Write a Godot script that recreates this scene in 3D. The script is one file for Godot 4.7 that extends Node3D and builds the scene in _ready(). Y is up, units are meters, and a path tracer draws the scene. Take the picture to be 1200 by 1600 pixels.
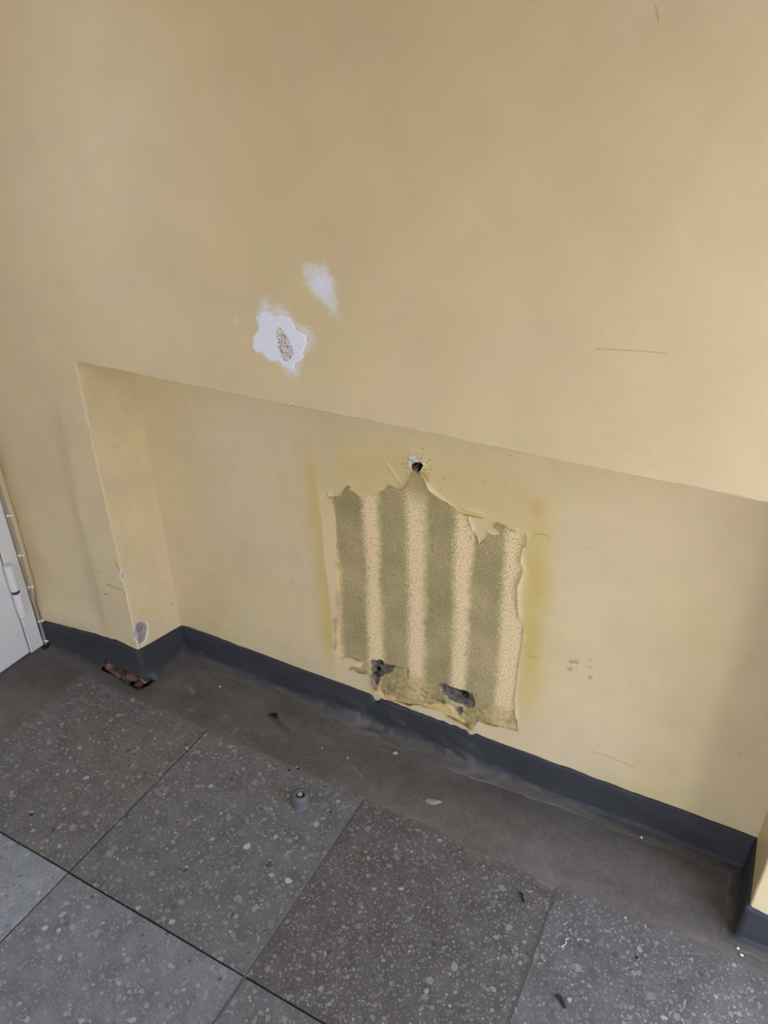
extends Node3D

# ---- measured layout (metres): niche left front edge at x = 0, wall face z = 0, floor y = 0
const XR := 1.325      # niche width
const YT := 0.798      # niche height
const D := 0.142       # niche depth
const XL := -0.345     # side wall with the door
const XW := 1.60      # opposite side wall
const ZW := 2.846      # wall behind the viewer
const HC := 2.75       # ceiling
const TX := -0.171     # tile grid origin
const TZ := 0.0423
const TT := 0.4
const RB := 0.004      # rounding of the niche edge
# ---- colours of the things themselves
const PAINT := Color(0.845, 0.765, 0.604)   # rolled wall paint
const STAIN := Color(0.800, 0.695, 0.410)   
const SCREED := Color(0.398, 0.374, 0.356)   
const SKIRT := Color(0.226, 0.231, 0.244)   
const SOOT := Color(0.642, 0.582, 0.412)   
const BARE := Color(0.925, 0.825, 0.635)   
const EXPOSURE := 10.5   
# ---- daylight openings: side window (z range, y range) and window behind the viewer (x range, y range)
const WR0 := 0.05   
const WR1 := 0.62   
const WRB := 0.0   
const WRT := 1.3   
const WG0 := 0.64   
const WG1 := 1.54   
const WGB := 0.2   
const WGT := 2.05   
# glazed upper half of the door at the left
const DG_B := 0.95   
const DG_T := 1.5   
const DG_0 := 0.42   
const DG_1 := 0.58   
const PEEL := [0.4583, 0.5619, 0.4647, 0.5586, 0.4735, 0.5617, 0.4816, 0.5637, 0.4889, 0.5714, 0.4944, 0.5838, 0.5035, 0.5908, 0.5093, 0.5888, 0.5061, 0.5828, 0.5138, 0.5803, 0.5249, 0.5754, 0.5345, 0.5749, 0.5515, 0.5819, 0.5682, 0.5889, 0.5735, 0.5958, 0.5810, 0.6005, 0.5872, 0.6121, 0.5941, 0.6138, 0.6056, 0.6101, 0.6161, 0.6108, 0.6260, 0.6214, 0.6348, 0.6357, 0.6392, 0.6479, 0.6351, 0.6558, 0.6368, 0.6650, 0.6455, 0.6722, 0.6563, 0.6746, 0.6612, 0.6704, 0.6566, 0.6606, 0.6532, 0.6533, 0.6559, 0.6451, 0.6657, 0.6340, 0.6747, 0.6227, 0.6880, 0.6124, 0.7055, 0.6064, 0.7187, 0.6007, 0.7296, 0.5936, 0.7467, 0.5912, 0.7517, 0.5766, 0.7589, 0.5602, 0.7670, 0.5508, 0.7708, 0.5355, 0.7757, 0.5472, 0.7835, 0.5569, 0.7846, 0.5664, 0.7930, 0.5650, 0.8053, 0.5675, 0.8019, 0.5743, 0.7934, 0.5779, 0.7950, 0.5860, 0.8008, 0.5916, 0.8131, 0.5895, 0.8236, 0.5848, 0.8399, 0.5817, 0.8539, 0.5819, 0.8600, 0.5703, 0.8598, 0.5589, 0.8510, 0.5541, 0.8478, 0.5348, 0.8497, 0.5214, 0.8560, 0.5092, 0.8516, 0.4888, 0.8482, 0.4685, 0.8521, 0.4303, 0.8566, 0.4016, 0.8673, 0.3901, 0.8674, 0.3590, 0.8653, 0.3318, 0.8641, 0.2823, 0.8633, 0.2369, 0.8637, 0.2025, 0.8700, 0.1638, 0.8755, 0.1300, 0.8579, 0.1279, 0.8297, 0.1239, 0.8107, 0.1212, 0.7924, 0.1189, 0.7829, 0.0925, 0.7749, 0.0836, 0.7654, 0.0957, 0.7427, 0.0978, 0.7120, 0.1041, 0.6811, 0.1016, 0.6602, 0.1031, 0.6284, 0.0909, 0.5960, 0.0862, 0.5740, 0.0890, 0.5587, 0.1006, 0.5492, 0.0965, 0.5443, 0.1298, 0.5334, 0.1349, 0.5137, 0.1319, 0.4980, 0.1331, 0.4853, 0.1267, 0.4962, 0.1452, 0.5199, 0.1496, 0.5247, 0.1629, 0.5009, 0.1660, 0.4839, 0.1624, 0.4693, 0.1522, 0.4639, 0.1609, 0.4577, 0.1742, 0.4598, 0.1937, 0.4636, 0.2137, 0.4585, 0.2240, 0.4631, 0.2618, 0.4698, 0.2878, 0.4676, 0.3331, 0.4681, 0.3892, 0.4676, 0.4430, 0.4692, 0.4955, 0.4671, 0.5354, 0.4617, 0.5490]
const GREY_L := [0.5453, 0.1774, 0.5644, 0.1850, 0.5751, 0.1769, 0.5991, 0.1835, 0.5937, 0.1659, 0.5747, 0.1488, 0.5665, 0.1390, 0.5578, 0.1131, 0.5493, 0.1030, 0.5443, 0.1298]
const GREY_R := [0.6997, 0.1793, 0.7146, 0.1844, 0.7394, 0.1811, 0.7588, 0.1864, 0.7736, 0.1808, 0.7817, 0.1632, 0.7800, 0.1503, 0.7658, 0.1408, 0.7460, 0.1413, 0.7260, 0.1417, 0.7105, 0.1534]
const GREY_R2 := [0.7415, 0.1299, 0.7535, 0.1385, 0.7566, 0.1243, 0.7521, 0.1129, 0.7429, 0.1181]
const CREAM1 := [0.7013, 0.1214, 0.7211, 0.1364, 0.7315, 0.1286, 0.7423, 0.1084, 0.7599, 0.1070, 0.7603, 0.0977, 0.7274, 0.1016, 0.7019, 0.0995, 0.6602, 0.1031, 0.6808, 0.1154]
const CREAM2 := [0.5741, 0.0942, 0.5906, 0.1014, 0.6014, 0.0899, 0.5850, 0.0827]
const FILL1 := [0.4338, 0.9432, 0.4388, 0.9384, 0.4464, 0.9476, 0.4585, 0.9480, 0.4640, 0.9438, 0.4734, 0.9425, 0.4831, 0.9451, 0.4924, 0.9443, 0.5004, 0.9423, 0.5055, 0.9331, 0.5105, 0.9239, 0.5185, 0.9210, 0.5264, 0.9191, 0.5263, 0.9082, 0.5213, 0.8975, 0.5160, 0.8886, 0.5204, 0.8852, 0.5129, 0.8790, 0.5029, 0.8734, 0.4985, 0.8634, 0.4910, 0.8601, 0.4828, 0.8630, 0.4757, 0.8661, 0.4715, 0.8728, 0.4639, 0.8707, 0.4540, 0.8702, 0.4446, 0.8751, 0.4391, 0.8817, 0.4290, 0.8802, 0.4233, 0.8857, 0.4246, 0.9004, 0.4313, 0.9116, 0.4381, 0.9166, 0.4377, 0.9246, 0.4349, 0.9323]
const PIT1 := [0.4718, 0.9259, 0.4813, 0.9261, 0.4897, 0.9132, 0.4968, 0.9001, 0.5018, 0.8886, 0.4962, 0.8786, 0.4836, 0.8725, 0.4757, 0.8786, 0.4713, 0.8966, 0.4717, 0.9129]
const SMEAR_A := [0.4361, 0.9738, 0.4676, 0.9791, 0.4895, 0.9643, 0.5021, 0.9483, 0.5105, 0.9377, 0.5378, 0.9353, 0.5456, 0.9148, 0.5398, 0.8961, 0.5204, 0.8852, 0.5107, 0.8506, 0.4835, 0.8441, 0.4753, 0.8619, 0.4277, 0.8800, 0.4368, 0.9164, 0.4351, 0.9443, 0.4438, 0.9572]
const SMEAR_B := [0.5285, 1.0239, 0.5637, 1.0306, 0.5737, 1.0173, 0.5846, 1.0005, 0.5855, 0.9750, 0.5868, 0.9547, 0.5726, 0.9549, 0.5622, 0.9668, 0.5410, 0.9813, 0.5308, 0.9950, 0.5263, 1.0092]
const SMEAR_C := [0.3910, 0.9290, 0.3965, 0.9327, 0.4007, 0.9261, 0.3950, 0.9213, 0.3902, 0.9227]
const CHIP_CHEEK := [0.0108, 0.1551, -0.0002, 0.1627, -0.0155, 0.1755, -0.0283, 0.1708, -0.0399, 0.1599, -0.0437, 0.1460, -0.0361, 0.1229, -0.0233, 0.1091, -0.0094, 0.1107, 0.0035, 0.1217, 0.0068, 0.1340, 0.0096, 0.1473]
const CHIP_EDGE_W := [0.0009, 0.3288, 0.0055, 0.3189, 0.0015, 0.3023, -0.0042, 0.2966, -0.0127, 0.3029, -0.0068, 0.3150]
const SCREEDLINE := [-0.2003, 0.1806, -0.1582, 0.0661, -0.1341, 0.0176, 0.0295, 0.0257, 0.2268, 0.0552, 0.4324, 0.0543, 0.6308, 0.0489, 0.7322, 0.0508, 0.7994, 0.0483, 0.8722, 0.0650, 0.9422, 0.0508, 1.0218, 0.0733, 1.0703, 0.0410, 1.1269, 0.0414, 1.1588, 0.0614, 1.2130, 0.0393, 1.2559, 0.0480, 1.3151, 0.0411, 1.3743, 0.0563]

class Noises:
	var n: FastNoiseLite
	var w1: FastNoiseLite
	var w2: FastNoiseLite
	var w3: FastNoiseLite
	var f1: FastNoiseLite
	var f2: FastNoiseLite
	var big: FastNoiseLite
	var mid: FastNoiseLite
	var fine: FastNoiseLite
	var grit: FastNoiseLite
	var cell: FastNoiseLite

var nz := Noises.new()
var M := {}

# ============================================================ mesh builder
class MB:
	var v := PackedVector3Array()
	var uv := PackedVector2Array()
	var c := PackedColorArray()
	var i := PackedInt32Array()
	var colored := false
	func vert(p: Vector3, t := Vector2.ZERO, col := Color.WHITE) -> int:
		v.append(p); uv.append(t); c.append(col)
		return v.size() - 1
	func tri(a: int, b: int, d: int) -> void:
		i.append(a); i.append(b); i.append(d)
	func quad(a: int, b: int, d: int, e: int) -> void:
		tri(a, b, d); tri(a, d, e)
	# flat polygon with its own vertices, facing the given way
	func poly(p: Array, out: Vector3, col := Color.WHITE) -> void:
		var n: Vector3 = (p[2] - p[0]).cross(p[1] - p[0])
		var q := p.duplicate()
		if n.dot(out) < 0.0:
			q.reverse()
		var s := v.size()
		for e in q:
			vert(e, Vector2(e.x + e.z * 0.37, e.y + e.z), col)
		for k in range(1, q.size() - 1):
			tri(s, s + k, s + k + 1)
	func commit(m: Material) -> ArrayMesh:
		var n := PackedVector3Array()
		n.resize(v.size())
		for k in range(0, i.size(), 3):
			var a := i[k]
			var b := i[k + 1]
			var d := i[k + 2]
			var f := (v[d] - v[a]).cross(v[b] - v[a])
			n[a] += f
			n[b] += f
			n[d] += f
		for k in n.size():
			n[k] = n[k].normalized() if n[k].length_squared() > 1e-20 else Vector3.UP
		var arr := []
		arr.resize(Mesh.ARRAY_MAX)
		arr[Mesh.ARRAY_VERTEX] = v
		arr[Mesh.ARRAY_NORMAL] = n
		arr[Mesh.ARRAY_TEX_UV] = uv
		if colored:
			arr[Mesh.ARRAY_COLOR] = c
		arr[Mesh.ARRAY_INDEX] = i
		var me := ArrayMesh.new()
		me.add_surface_from_arrays(Mesh.PRIMITIVE_TRIANGLES, arr)
		me.surface_set_material(0, m)
		return me

func part(called: String, mb: MB, m: Material, parent: Node) -> MeshInstance3D:
	var o := MeshInstance3D.new()
	o.name = called
	o.mesh = mb.commit(m)
	o.cast_shadow = GeometryInstance3D.SHADOW_CASTING_SETTING_ON
	parent.add_child(o, true)
	return o

func structure(called: String, label := "") -> Node3D:
	var o := Node3D.new()
	o.name = called
	add_child(o, true)
	o.set_meta("kind", "structure")
	if label:
		o.set_meta("label", label)
	return o

var taken := {}
func numbered(called: String) -> String:
	if not taken.has(called):
		taken[called] = 0
		return called
	taken[called] += 1
	return "%s_%03d" % [called, taken[called]]

func tag(o: Node, label: String, category: String, group := "") -> void:
	o.set_meta("label", label)
	o.set_meta("category", category)
	if group:
		o.set_meta("group", group)

func thing(called: String, label: String, category: String, at: Vector3, group := "") -> Node3D:
	var o := Node3D.new()
	o.name = numbered(called)
	add_child(o)
	o.position = at
	tag(o, label, category, group)
	return o

func solo(called: String, label: String, category: String, at: Vector3, mb: MB, m: Material, group := "") -> void:
	var o := MeshInstance3D.new()
	o.name = numbered(called)
	o.mesh = mb.commit(m)
	add_child(o)
	o.position = at
	tag(o, label, category, group)

func cbox(mb: MB, lo: Vector3, hi: Vector3, ch: float) -> void:
	var c := (lo + hi) * 0.5
	var h := (hi - lo) * 0.5
	ch = minf(ch, minf(h.x, minf(h.y, h.z)) * 0.9)
	for a in 3:
		var b := (a + 1) % 3
		var d := (a + 2) % 3
		for s in [-1.0, 1.0]:
			var out := Vector3.ZERO
			out[a] = s
			var pts := []
			for q in [[-1.0, -1.0], [1.0, -1.0], [1.0, 1.0], [-1.0, 1.0]]:
				var p := Vector3.ZERO
				p[a] = s * h[a]
				p[b] = q[0] * (h[b] - ch)
				p[d] = q[1] * (h[d] - ch)
				pts.append(c + p)
			mb.poly(pts, out)
			for t in [-1.0, 1.0]:       # edge between faces a and b, along d
				var o2 := Vector3.ZERO
				o2[a] = s
				o2[b] = t
				var e := []
				for q in [[0, -1.0], [0, 1.0], [1, 1.0], [1, -1.0]]:
					var p := Vector3.ZERO
					p[a] = s * (h[a] - (ch if q[0] == 1 else 0.0))
					p[b] = t * (h[b] - (0.0 if q[0] == 1 else ch))
					p[d] = q[1] * (h[d] - ch)
					e.append(c + p)
				mb.poly(e, o2)
	for sx in [-1.0, 1.0]:
		for sy in [-1.0, 1.0]:
			for sz in [-1.0, 1.0]:
				var g := Vector3(sx, sy, sz)
				mb.poly([c + Vector3(sx * h.x, sy * (h.y - ch), sz * (h.z - ch)), c + Vector3(sx * (h.x - ch), sy * h.y, sz * (h.z - ch)), c + Vector3(sx * (h.x - ch), sy * (h.y - ch), sz * h.z)], g)

func lathe(mb: MB, at: Vector3, prof: Array, seg := 24, wob := 0.0) -> void:
	# prof: [r, y] from top to bottom; outward facing
	var s := mb.v.size()
	for k in prof.size():
		for j in seg + 1:
			var a := TAU * j / seg
			var r: float = prof[k][0] * (1.0 + wob * nz.n.get_noise_2d(cos(a) * 40.0 + at.x * 900.0, sin(a) * 40.0 + prof[k][1] * 800.0))
			mb.vert(at + Vector3(cos(a) * r, prof[k][1], sin(a) * r), Vector2(float(j) / seg, float(k) / prof.size()))
	for k in prof.size() - 1:
		for j in seg:
			var a := s + k * (seg + 1) + j
			mb.quad(a, a + 1, a + seg + 2, a + seg + 1)

func tube(mb: MB, path: Array, rad: float, seg := 10) -> void:
	var s := mb.v.size()
	for k in path.size():
		var dir: Vector3 = (path[mini(k + 1, path.size() - 1)] - path[maxi(k - 1, 0)]).normalized()
		var side := dir.cross(Vector3(0.31, 0.2, 0.93)).normalized()
		var up := side.cross(dir)
		var r := rad if k > 0 and k < path.size() - 1 else rad * 0.55
		for j in seg + 1:
			var a := TAU * j / seg
			mb.vert(path[k] + (side * cos(a) + up * sin(a)) * r)
	for k in path.size() - 1:
		for j in seg:
			var a := s + k * (seg + 1) + j
			mb.quad(a, a + 1, a + seg + 2, a + seg + 1)
	for e in [0, path.size() - 1]:
		var cidx := mb.vert(path[e])
		for j in seg:
			var a: int = s + e * (seg + 1) + j
			if e == 0:
				mb.tri(cidx, a + 1, a)
			else:
				mb.tri(cidx, a, a + 1)

# a broken lump: an icosphere-like ball pushed about by noise, squashed to size
func lump(mb: MB, at: Vector3, size: Vector3, seed_at: float, rough := 0.35, n := 7) -> void:
	var s := mb.v.size()
	for k in n + 1:
		var th := PI * k / n
		for j in 2 * n + 1:
			var ph := TAU * (j % (2 * n)) / (2 * n)
			var d := Vector3(sin(th) * cos(ph), cos(th), sin(th) * sin(ph))
			var w: float = 1.0 + rough * nz.n.get_noise_3d(d.x * 55.0 + seed_at, d.y * 55.0, d.z * 55.0) + rough * 0.5 * nz.n.get_noise_3d(d.x * 140.0 + seed_at, d.y * 140.0, d.z * 140.0)
			# flatten towards random facets
			for f in 4:
				var fd := Vector3(sin(seed_at * 1.3 + f * 2.1), cos(seed_at * 0.7 + f * 1.7), sin(seed_at * 2.9 + f * 0.9)).normalized()
				var dd := d.dot(fd)
				if dd > 0.55:
					w = minf(w, 0.62 / dd)
			mb.vert(at + d * w * size)
	for k in n:
		for j in 2 * n:
			var a := s + k * (2 * n + 1) + j
			mb.quad(a, a + 2 * n + 1, a + 2 * n + 2, a + 1)

# ============================================================ 2D helpers
func v2(a: Array) -> PackedVector2Array:
	var r := PackedVector2Array()
	for k in range(0, a.size(), 2):
		r.append(Vector2(a[k], a[k + 1]))
	return r

func sdf(p: Vector2, poly: PackedVector2Array) -> float:
	var d := 1e9
	var inside := false
	var j := poly.size() - 1
	for k in poly.size():
		var a := poly[k]
		var e := poly[j] - a
		var w := p - a
		var t := clampf(w.dot(e) / maxf(e.length_squared(), 1e-12), 0.0, 1.0)
		d = minf(d, (w - e * t).length_squared())
		if (a.y > p.y) != (poly[j].y > p.y) and p.x < (poly[j].x - a.x) * (p.y - a.y) / (poly[j].y - a.y) + a.x:
			inside = not inside
		j = k
	return -sqrt(d) if inside else sqrt(d)

func box_of(poly: PackedVector2Array, grow: float) -> Rect2:
	var r := Rect2(poly[0], Vector2.ZERO)
	for p in poly:
		r = r.expand(p)
	return r.grow(grow)

func ss(a: float, b: float, x: float) -> float:
	return smoothstep(a, b, x)

func curve_at(xs: Array, x: float) -> float:      # xs = [x0, y0, x1, y1 ...] rising in x
	if x <= xs[0]:
		return xs[1]
	for k in range(2, xs.size(), 2):
		if x <= xs[k]:
			return lerpf(xs[k - 1], xs[k + 1], (x - xs[k - 2]) / (xs[k] - xs[k - 2]))
	return xs[xs.size() - 1]

# an image laid on a plane: pixel (0, 0) is at `o`, one metre is `k` pixels, y runs down the image
class Sheet:
	var im: Image
	var o: Vector2
	var k: float
	func _init(w: int, h: int, origin: Vector2, per_metre: float) -> void:
		im = Image.create(w, h, false, Image.FORMAT_RGB8)
		o = origin
		k = per_metre
	func to(p: Vector2) -> Vector2:
		return Vector2((p.x - o.x) * k, (o.y - p.y) * k)
	func at(px: int, py: int) -> Vector2:
		return Vector2(o.x + (px + 0.5) / k, o.y - (py + 0.5) / k)
	func uv(p: Vector2) -> Vector2:
		return Vector2((p.x - o.x) * k / im.get_width(), (o.y - p.y) * k / im.get_height())
	func region(r: Rect2, f: Callable) -> void:
		var a := to(Vector2(r.position.x, r.end.y))
		var b := to(Vector2(r.end.x, r.position.y))
		for py in range(maxi(0, int(a.y)), mini(im.get_height(), int(b.y) + 1)):
			for px in range(maxi(0, int(a.x)), mini(im.get_width(), int(b.x) + 1)):
				im.set_pixel(px, py, f.call(at(px, py), im.get_pixel(px, py)))
	func stroke(pts: Array, width: float, col: Color, share: float) -> void:
		for s in pts.size() - 1:
			var a: Vector2 = pts[s]
			var b: Vector2 = pts[s + 1]
			region(Rect2(a, Vector2.ZERO).expand(b).grow(width * 1.5), func(p: Vector2, c: Color) -> Color:
				var e := b - a
				var t := clampf((p - a).dot(e) / maxf(e.length_squared(), 1e-12), 0.0, 1.0)
				var d := (p - a - e * t).length()
				return c.lerp(col, share * clampf(1.5 - d / width * 1.5, 0.0, 1.0)))

func rgb(r: float, g: float, b: float) -> Color:
	return Color(r / 255.0, g / 255.0, b / 255.0)

func tex(im: Image) -> ImageTexture:
	return ImageTexture.create_from_image(im)

func mat(col: Color, rough: float, spec := 0.5, metal := 0.0) -> StandardMaterial3D:
	var m := StandardMaterial3D.new()
	m.albedo_color = col
	m.roughness = rough
	m.metallic = metal
	m.metallic_specular = spec
	return m

func noise(s: int, f: float, oct := 3, kind := FastNoiseLite.TYPE_SIMPLEX_SMOOTH) -> FastNoiseLite:
	var n := FastNoiseLite.new()
	n.seed = s
	n.frequency = f
	n.noise_type = kind
	n.fractal_octaves = oct
	n.fractal_type = FastNoiseLite.FRACTAL_FBM if oct > 1 else FastNoiseLite.FRACTAL_NONE
	return n

func grain_image(size: int, f: float, s: int, oct := 3) -> Image:
	return noise(s, f, oct).get_seamless_image(size, size)

# plaster is never quite true: the same small drift for every surface of the wall
func warp(p: Vector3) -> Vector3:
	var q := p * 100.0
	var d := Vector3(nz.w1.get_noise_3dv(q), nz.w2.get_noise_3dv(q), nz.w3.get_noise_3dv(q)) * 0.0022
	var f := Vector3(nz.f1.get_noise_3dv(q), nz.f2.get_noise_3dv(q), nz.f1.get_noise_3dv(q + Vector3(500, 0, 0))) * 0.0008
	return p + d + f

# ============================================================ scene
func _ready() -> void:
	# camera
	var cam := Camera3D.new()
	cam.name = "camera"
	cam.fov = 67.7586
	cam.near = 0.02
	cam.position = Vector3(1.16695, 1.26076, 0.945)
	cam.basis = Basis.from_euler(Vector3(-0.52014, 0.49556, -0.01207))
	cam.current = true
	add_child(cam)
	# sky and exposure
	var env := Environment.new()
	env.background_mode = Environment.BG_SKY
	env.tonemap_mode = Environment.TONE_MAPPER_LINEAR
	env.tonemap_exposure = EXPOSURE
	env.sdfgi_enabled = true
	env.ssao_enabled = true
	env.ssil_enabled = true
	var sky := Sky.new()
	var sm := ProceduralSkyMaterial.new()
	sm.sky_top_color = Color(0.83, 0.89, 1.0)
	sm.sky_horizon_color = Color(0.945, 0.965, 1.0)
	sm.ground_horizon_color = Color(0.80, 0.79, 0.77)
	sm.ground_bottom_color = Color(0.62, 0.61, 0.59)
	sm.sun_angle_max = 1.0
	sky.sky_material = sm
	env.sky = sky
	env.background_energy_multiplier = 1.0
	var we := WorldEnvironment.new()
	we.name = "world_environment"
	we.environment = env
	add_child(we)

	nz.n = noise(7, 0.02, 3)
	nz.w1 = noise(11, 0.022, 2)
	nz.w2 = noise(12, 0.022, 2)
	nz.w3 = noise(13, 0.02, 2)
	nz.f1 = noise(14, 0.16, 2)
	nz.f2 = noise(15, 0.16, 2)
	nz.big = noise(21, 0.9, 3)       # per metre
	nz.mid = noise(22, 8.0, 4)
	nz.fine = noise(23, 60.0, 4)
	nz.grit = noise(24, 260.0, 2)
	nz.cell = noise(25, 0.04, 1, FastNoiseLite.TYPE_CELLULAR)
	make_materials()
	build_room()
	build_wall()
	build_niche_back()
	build_floor()
	build_baseboard()
	build_door()
	build_stub()
	build_rubble()
	build_debris()

func make_materials() -> void:
	M.paint = mat(PAINT, 0.4, 0.5)
	M.white_paint = mat(rgb(214, 212, 210), 0.45)
	M.core = mat(rgb(150, 140, 120), 0.95, 0.3)
	M.ceiling = mat(rgb(232, 230, 224), 0.9, 0.3)
	M.frame = mat(rgb(225, 226, 228), 0.35)
	M.dark_gap = mat(rgb(30, 29, 28), 0.8)
	M.bed = mat(rgb(50, 47, 44), 0.95, 0.3)
	var g := mat(Color(1, 1, 1, 0.04), 0.02)
	g.transparency = BaseMaterial3D.TRANSPARENCY_ALPHA
	M.glass = g

# ---------------------------------------------------------------- room outside the frame
func build_room() -> void:
	var c := structure("ceiling", "white ceiling of the hallway")
	var mb := MB.new()
	cbox(mb, Vector3(XL - 0.2, HC, -0.3), Vector3(XW + 0.2, HC + 0.15, ZW + 0.2), 0.002)
	part("slab", mb, M.ceiling, c)
	# opposite side wall with a tall glazed opening
	var r := structure("wall_right", "yellow side wall with a tall window")
	var a := Vector3(XW, -0.06, 0.0)
	wall_piece(r, Vector3(XW, -0.06, -0.3), Vector3(XW + 0.2, HC, WR0))
	wall_piece(r, Vector3(XW, -0.06, WR1), Vector3(XW + 0.2, HC, ZW + 0.2))
	wall_piece(r, Vector3(XW, WRB, WR0), Vector3(XW + 0.2, -0.06, WR1))
	wall_piece(r, Vector3(XW, WRT, WR0), Vector3(XW + 0.2, HC, WR1))
	window_in("window_1", Vector3(XW + 0.08, WRB, WR0), Vector3(XW + 0.13, WRT, WR1), true)
	var f := structure("wall_front", "yellow wall behind the viewer with a wide window")
	wall_piece(f, Vector3(XL, -0.06, ZW), Vector3(WG0, HC, ZW + 0.2))
	wall_piece(f, Vector3(WG0, -0.06, ZW), Vector3(WG1, WGB, ZW + 0.2))
	wall_piece(f, Vector3(WG0, WGT, ZW), Vector3(WG1, HC, ZW + 0.2))
	wall_piece(f, Vector3(WG1, -0.06, ZW), Vector3(XW, HC, ZW + 0.2))
	window_in("window_2", Vector3(WG0, WGB, ZW + 0.08), Vector3(WG1, WGT, ZW + 0.13), false)

func wall_piece(parent: Node3D, lo: Vector3, hi: Vector3) -> void:
	var a := Vector3(minf(lo.x, hi.x), minf(lo.y, hi.y), minf(lo.z, hi.z))
	var b := Vector3(maxf(lo.x, hi.x), maxf(lo.y, hi.y), maxf(lo.z, hi.z))
	if (b - a).x < 0.001 or (b - a).y < 0.001 or (b - a).z < 0.001:
		return
	var mb := MB.new()
	cbox(mb, a, b, 0.0005)
	part("masonry", mb, M.paint, parent)

func window_in(called: String, lo: Vector3, hi: Vector3, along_z: bool) -> void:
	var w := structure(called, "white framed window letting daylight into the hallway")
	var bars := []
	var t := 0.035
	var ax := 2 if along_z else 0
	var mid: float = (lo[ax] + hi[ax]) * 0.5
	for s in [lo[ax] + t * 0.5, mid, hi[ax] - t * 0.5]:
		var a := lo
		var b := hi
		a[ax] = s - t * 0.5
		b[ax] = s + t * 0.5
		bars.append([a, b])
	for y in [lo.y + t * 0.5, hi.y - t * 0.5]:
		var a := lo
		var b := hi
		a.y = y - t * 0.5
		b.y = y + t * 0.5
		a[ax] += t
		b[ax] -= t
		bars.append([a, b])
	for e in bars:
		var mb := MB.new()
		cbox(mb, e[0], e[1], 0.005)
		part("window_frame", mb, M.frame, w)
	for s in 2:
		var a := lo
		var b := hi
		a.y += t
		b.y -= t
		a[ax] = lo[ax] + t if s == 0 else mid + t * 0.5
		b[ax] = mid - t * 0.5 if s == 0 else hi[ax] - t
		var ay := 0 if along_z else 2
		var c: float = (lo[ay] + hi[ay]) * 0.5
		var p := [a, a, b, b]
		var q := []
		for k in 4:
			var x: Vector3 = p[k]
			x[ay] = c
			x.y = a.y if k == 0 or k == 3 else b.y
			q.append(x)
		var mb := MB.new()
		var n := Vector3.ZERO
		n[ay] = -1.0
		mb.poly(q, n)
		part("pane", mb, M.glass, w)

# ---------------------------------------------------------------- wall with the niche
func paint_mottle(w: int, h: int, base: Color, sx: float, s: int) -> Image:
	# slow unevenness of a hand-rolled paint
	var im := Image.create(w, h, false, Image.FORMAT_RGB8)
	var n := noise(s, 0.012 * sx, 4)
	var n2 := noise(s + 1, 0.05 * sx, 3)
	for y in h:
		for x in w:
			var a := n.get_noise_2d(x, y) * 0.035 + n2.get_noise_2d(x, y) * 0.018
			var t := n.get_noise_2d(x + 900.0, y) * 0.04
			im.set_pixel(x, y, Color(base.r * (1.0 + a), base.g * (1.0 + a + t * 0.2), base.b * (1.0 + a - t)))
	return im

var front: Sheet
func front_z(x: float, y: float) -> float:
	# distance outside the opening rounds the edge off
	var dx := maxf(maxf(-x, x - XR), 0.0)
	var dy := maxf(y - YT, 0.0)
	var d := Vector2(dx, dy).length()
	var z := 0.0
	if d < RB:
		z = -(RB - sqrt(maxf(0.0, RB * RB - (RB - d) * (RB - d))))
	# the plaster over the corner bead of the pier stands a little proud of the older wall beside it
	if x < 0.02 and y < 0.9:
		var sx: float = curve_at([0.1, -0.114, 0.226, -0.106, 0.348, -0.108, 0.445, -0.115, 0.6, -0.100, 0.74, -0.091], y)
		var w := lerpf(0.012, 0.03, ss(0.2, 0.7, y))
		z -= 0.017 * (1.0 - ss(-w, w, x - sx)) * (1.0 - ss(0.5, 0.85, y)) * ss(0.10, 0.2, y)
	return z

func never(_x: float, _y: float) -> bool:
	return false

func lines(a: float, b: float, step: float, edges: Array) -> Array:
	var r := []
	var n := int(ceil((b - a) / step))
	for k in n + 1:
		r.append(lerpf(a, b, float(k) / n))
	for e in edges:
		for o in [-0.006, -0.004, -0.003, -0.002, -0.0012, -0.0006, -0.0002, 0.0, 0.0002, 0.0006, 0.0012, 0.002, 0.003, 0.004, 0.006]:
			if e + o > a and e + o < b:
				r.append(e + o)
	r.sort()
	var q := [r[0]]
	for x in r:
		if x - q[q.size() - 1] > 0.00008:
			q.append(x)
	return q

func surface_grid(us: Array, vs: Array, pos: Callable, uvf: Callable, skip: Callable, flip := false) -> MB:
	var mb := MB.new()
	for y in vs:
		for x in us:
			mb.vert(pos.call(x, y), uvf.call(x, y))
	var w := us.size()
	for b in vs.size() - 1:
		for a in w - 1:
			if skip.call((us[a] + us[a + 1]) * 0.5, (vs[b] + vs[b + 1]) * 0.5):
				continue
			var k := b * w + a
			if flip:
				mb.quad(k, k + 1, k + w + 1, k + w)
			else:
				mb.quad(k, k + w, k + w + 1, k + 1)
	return mb

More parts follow.
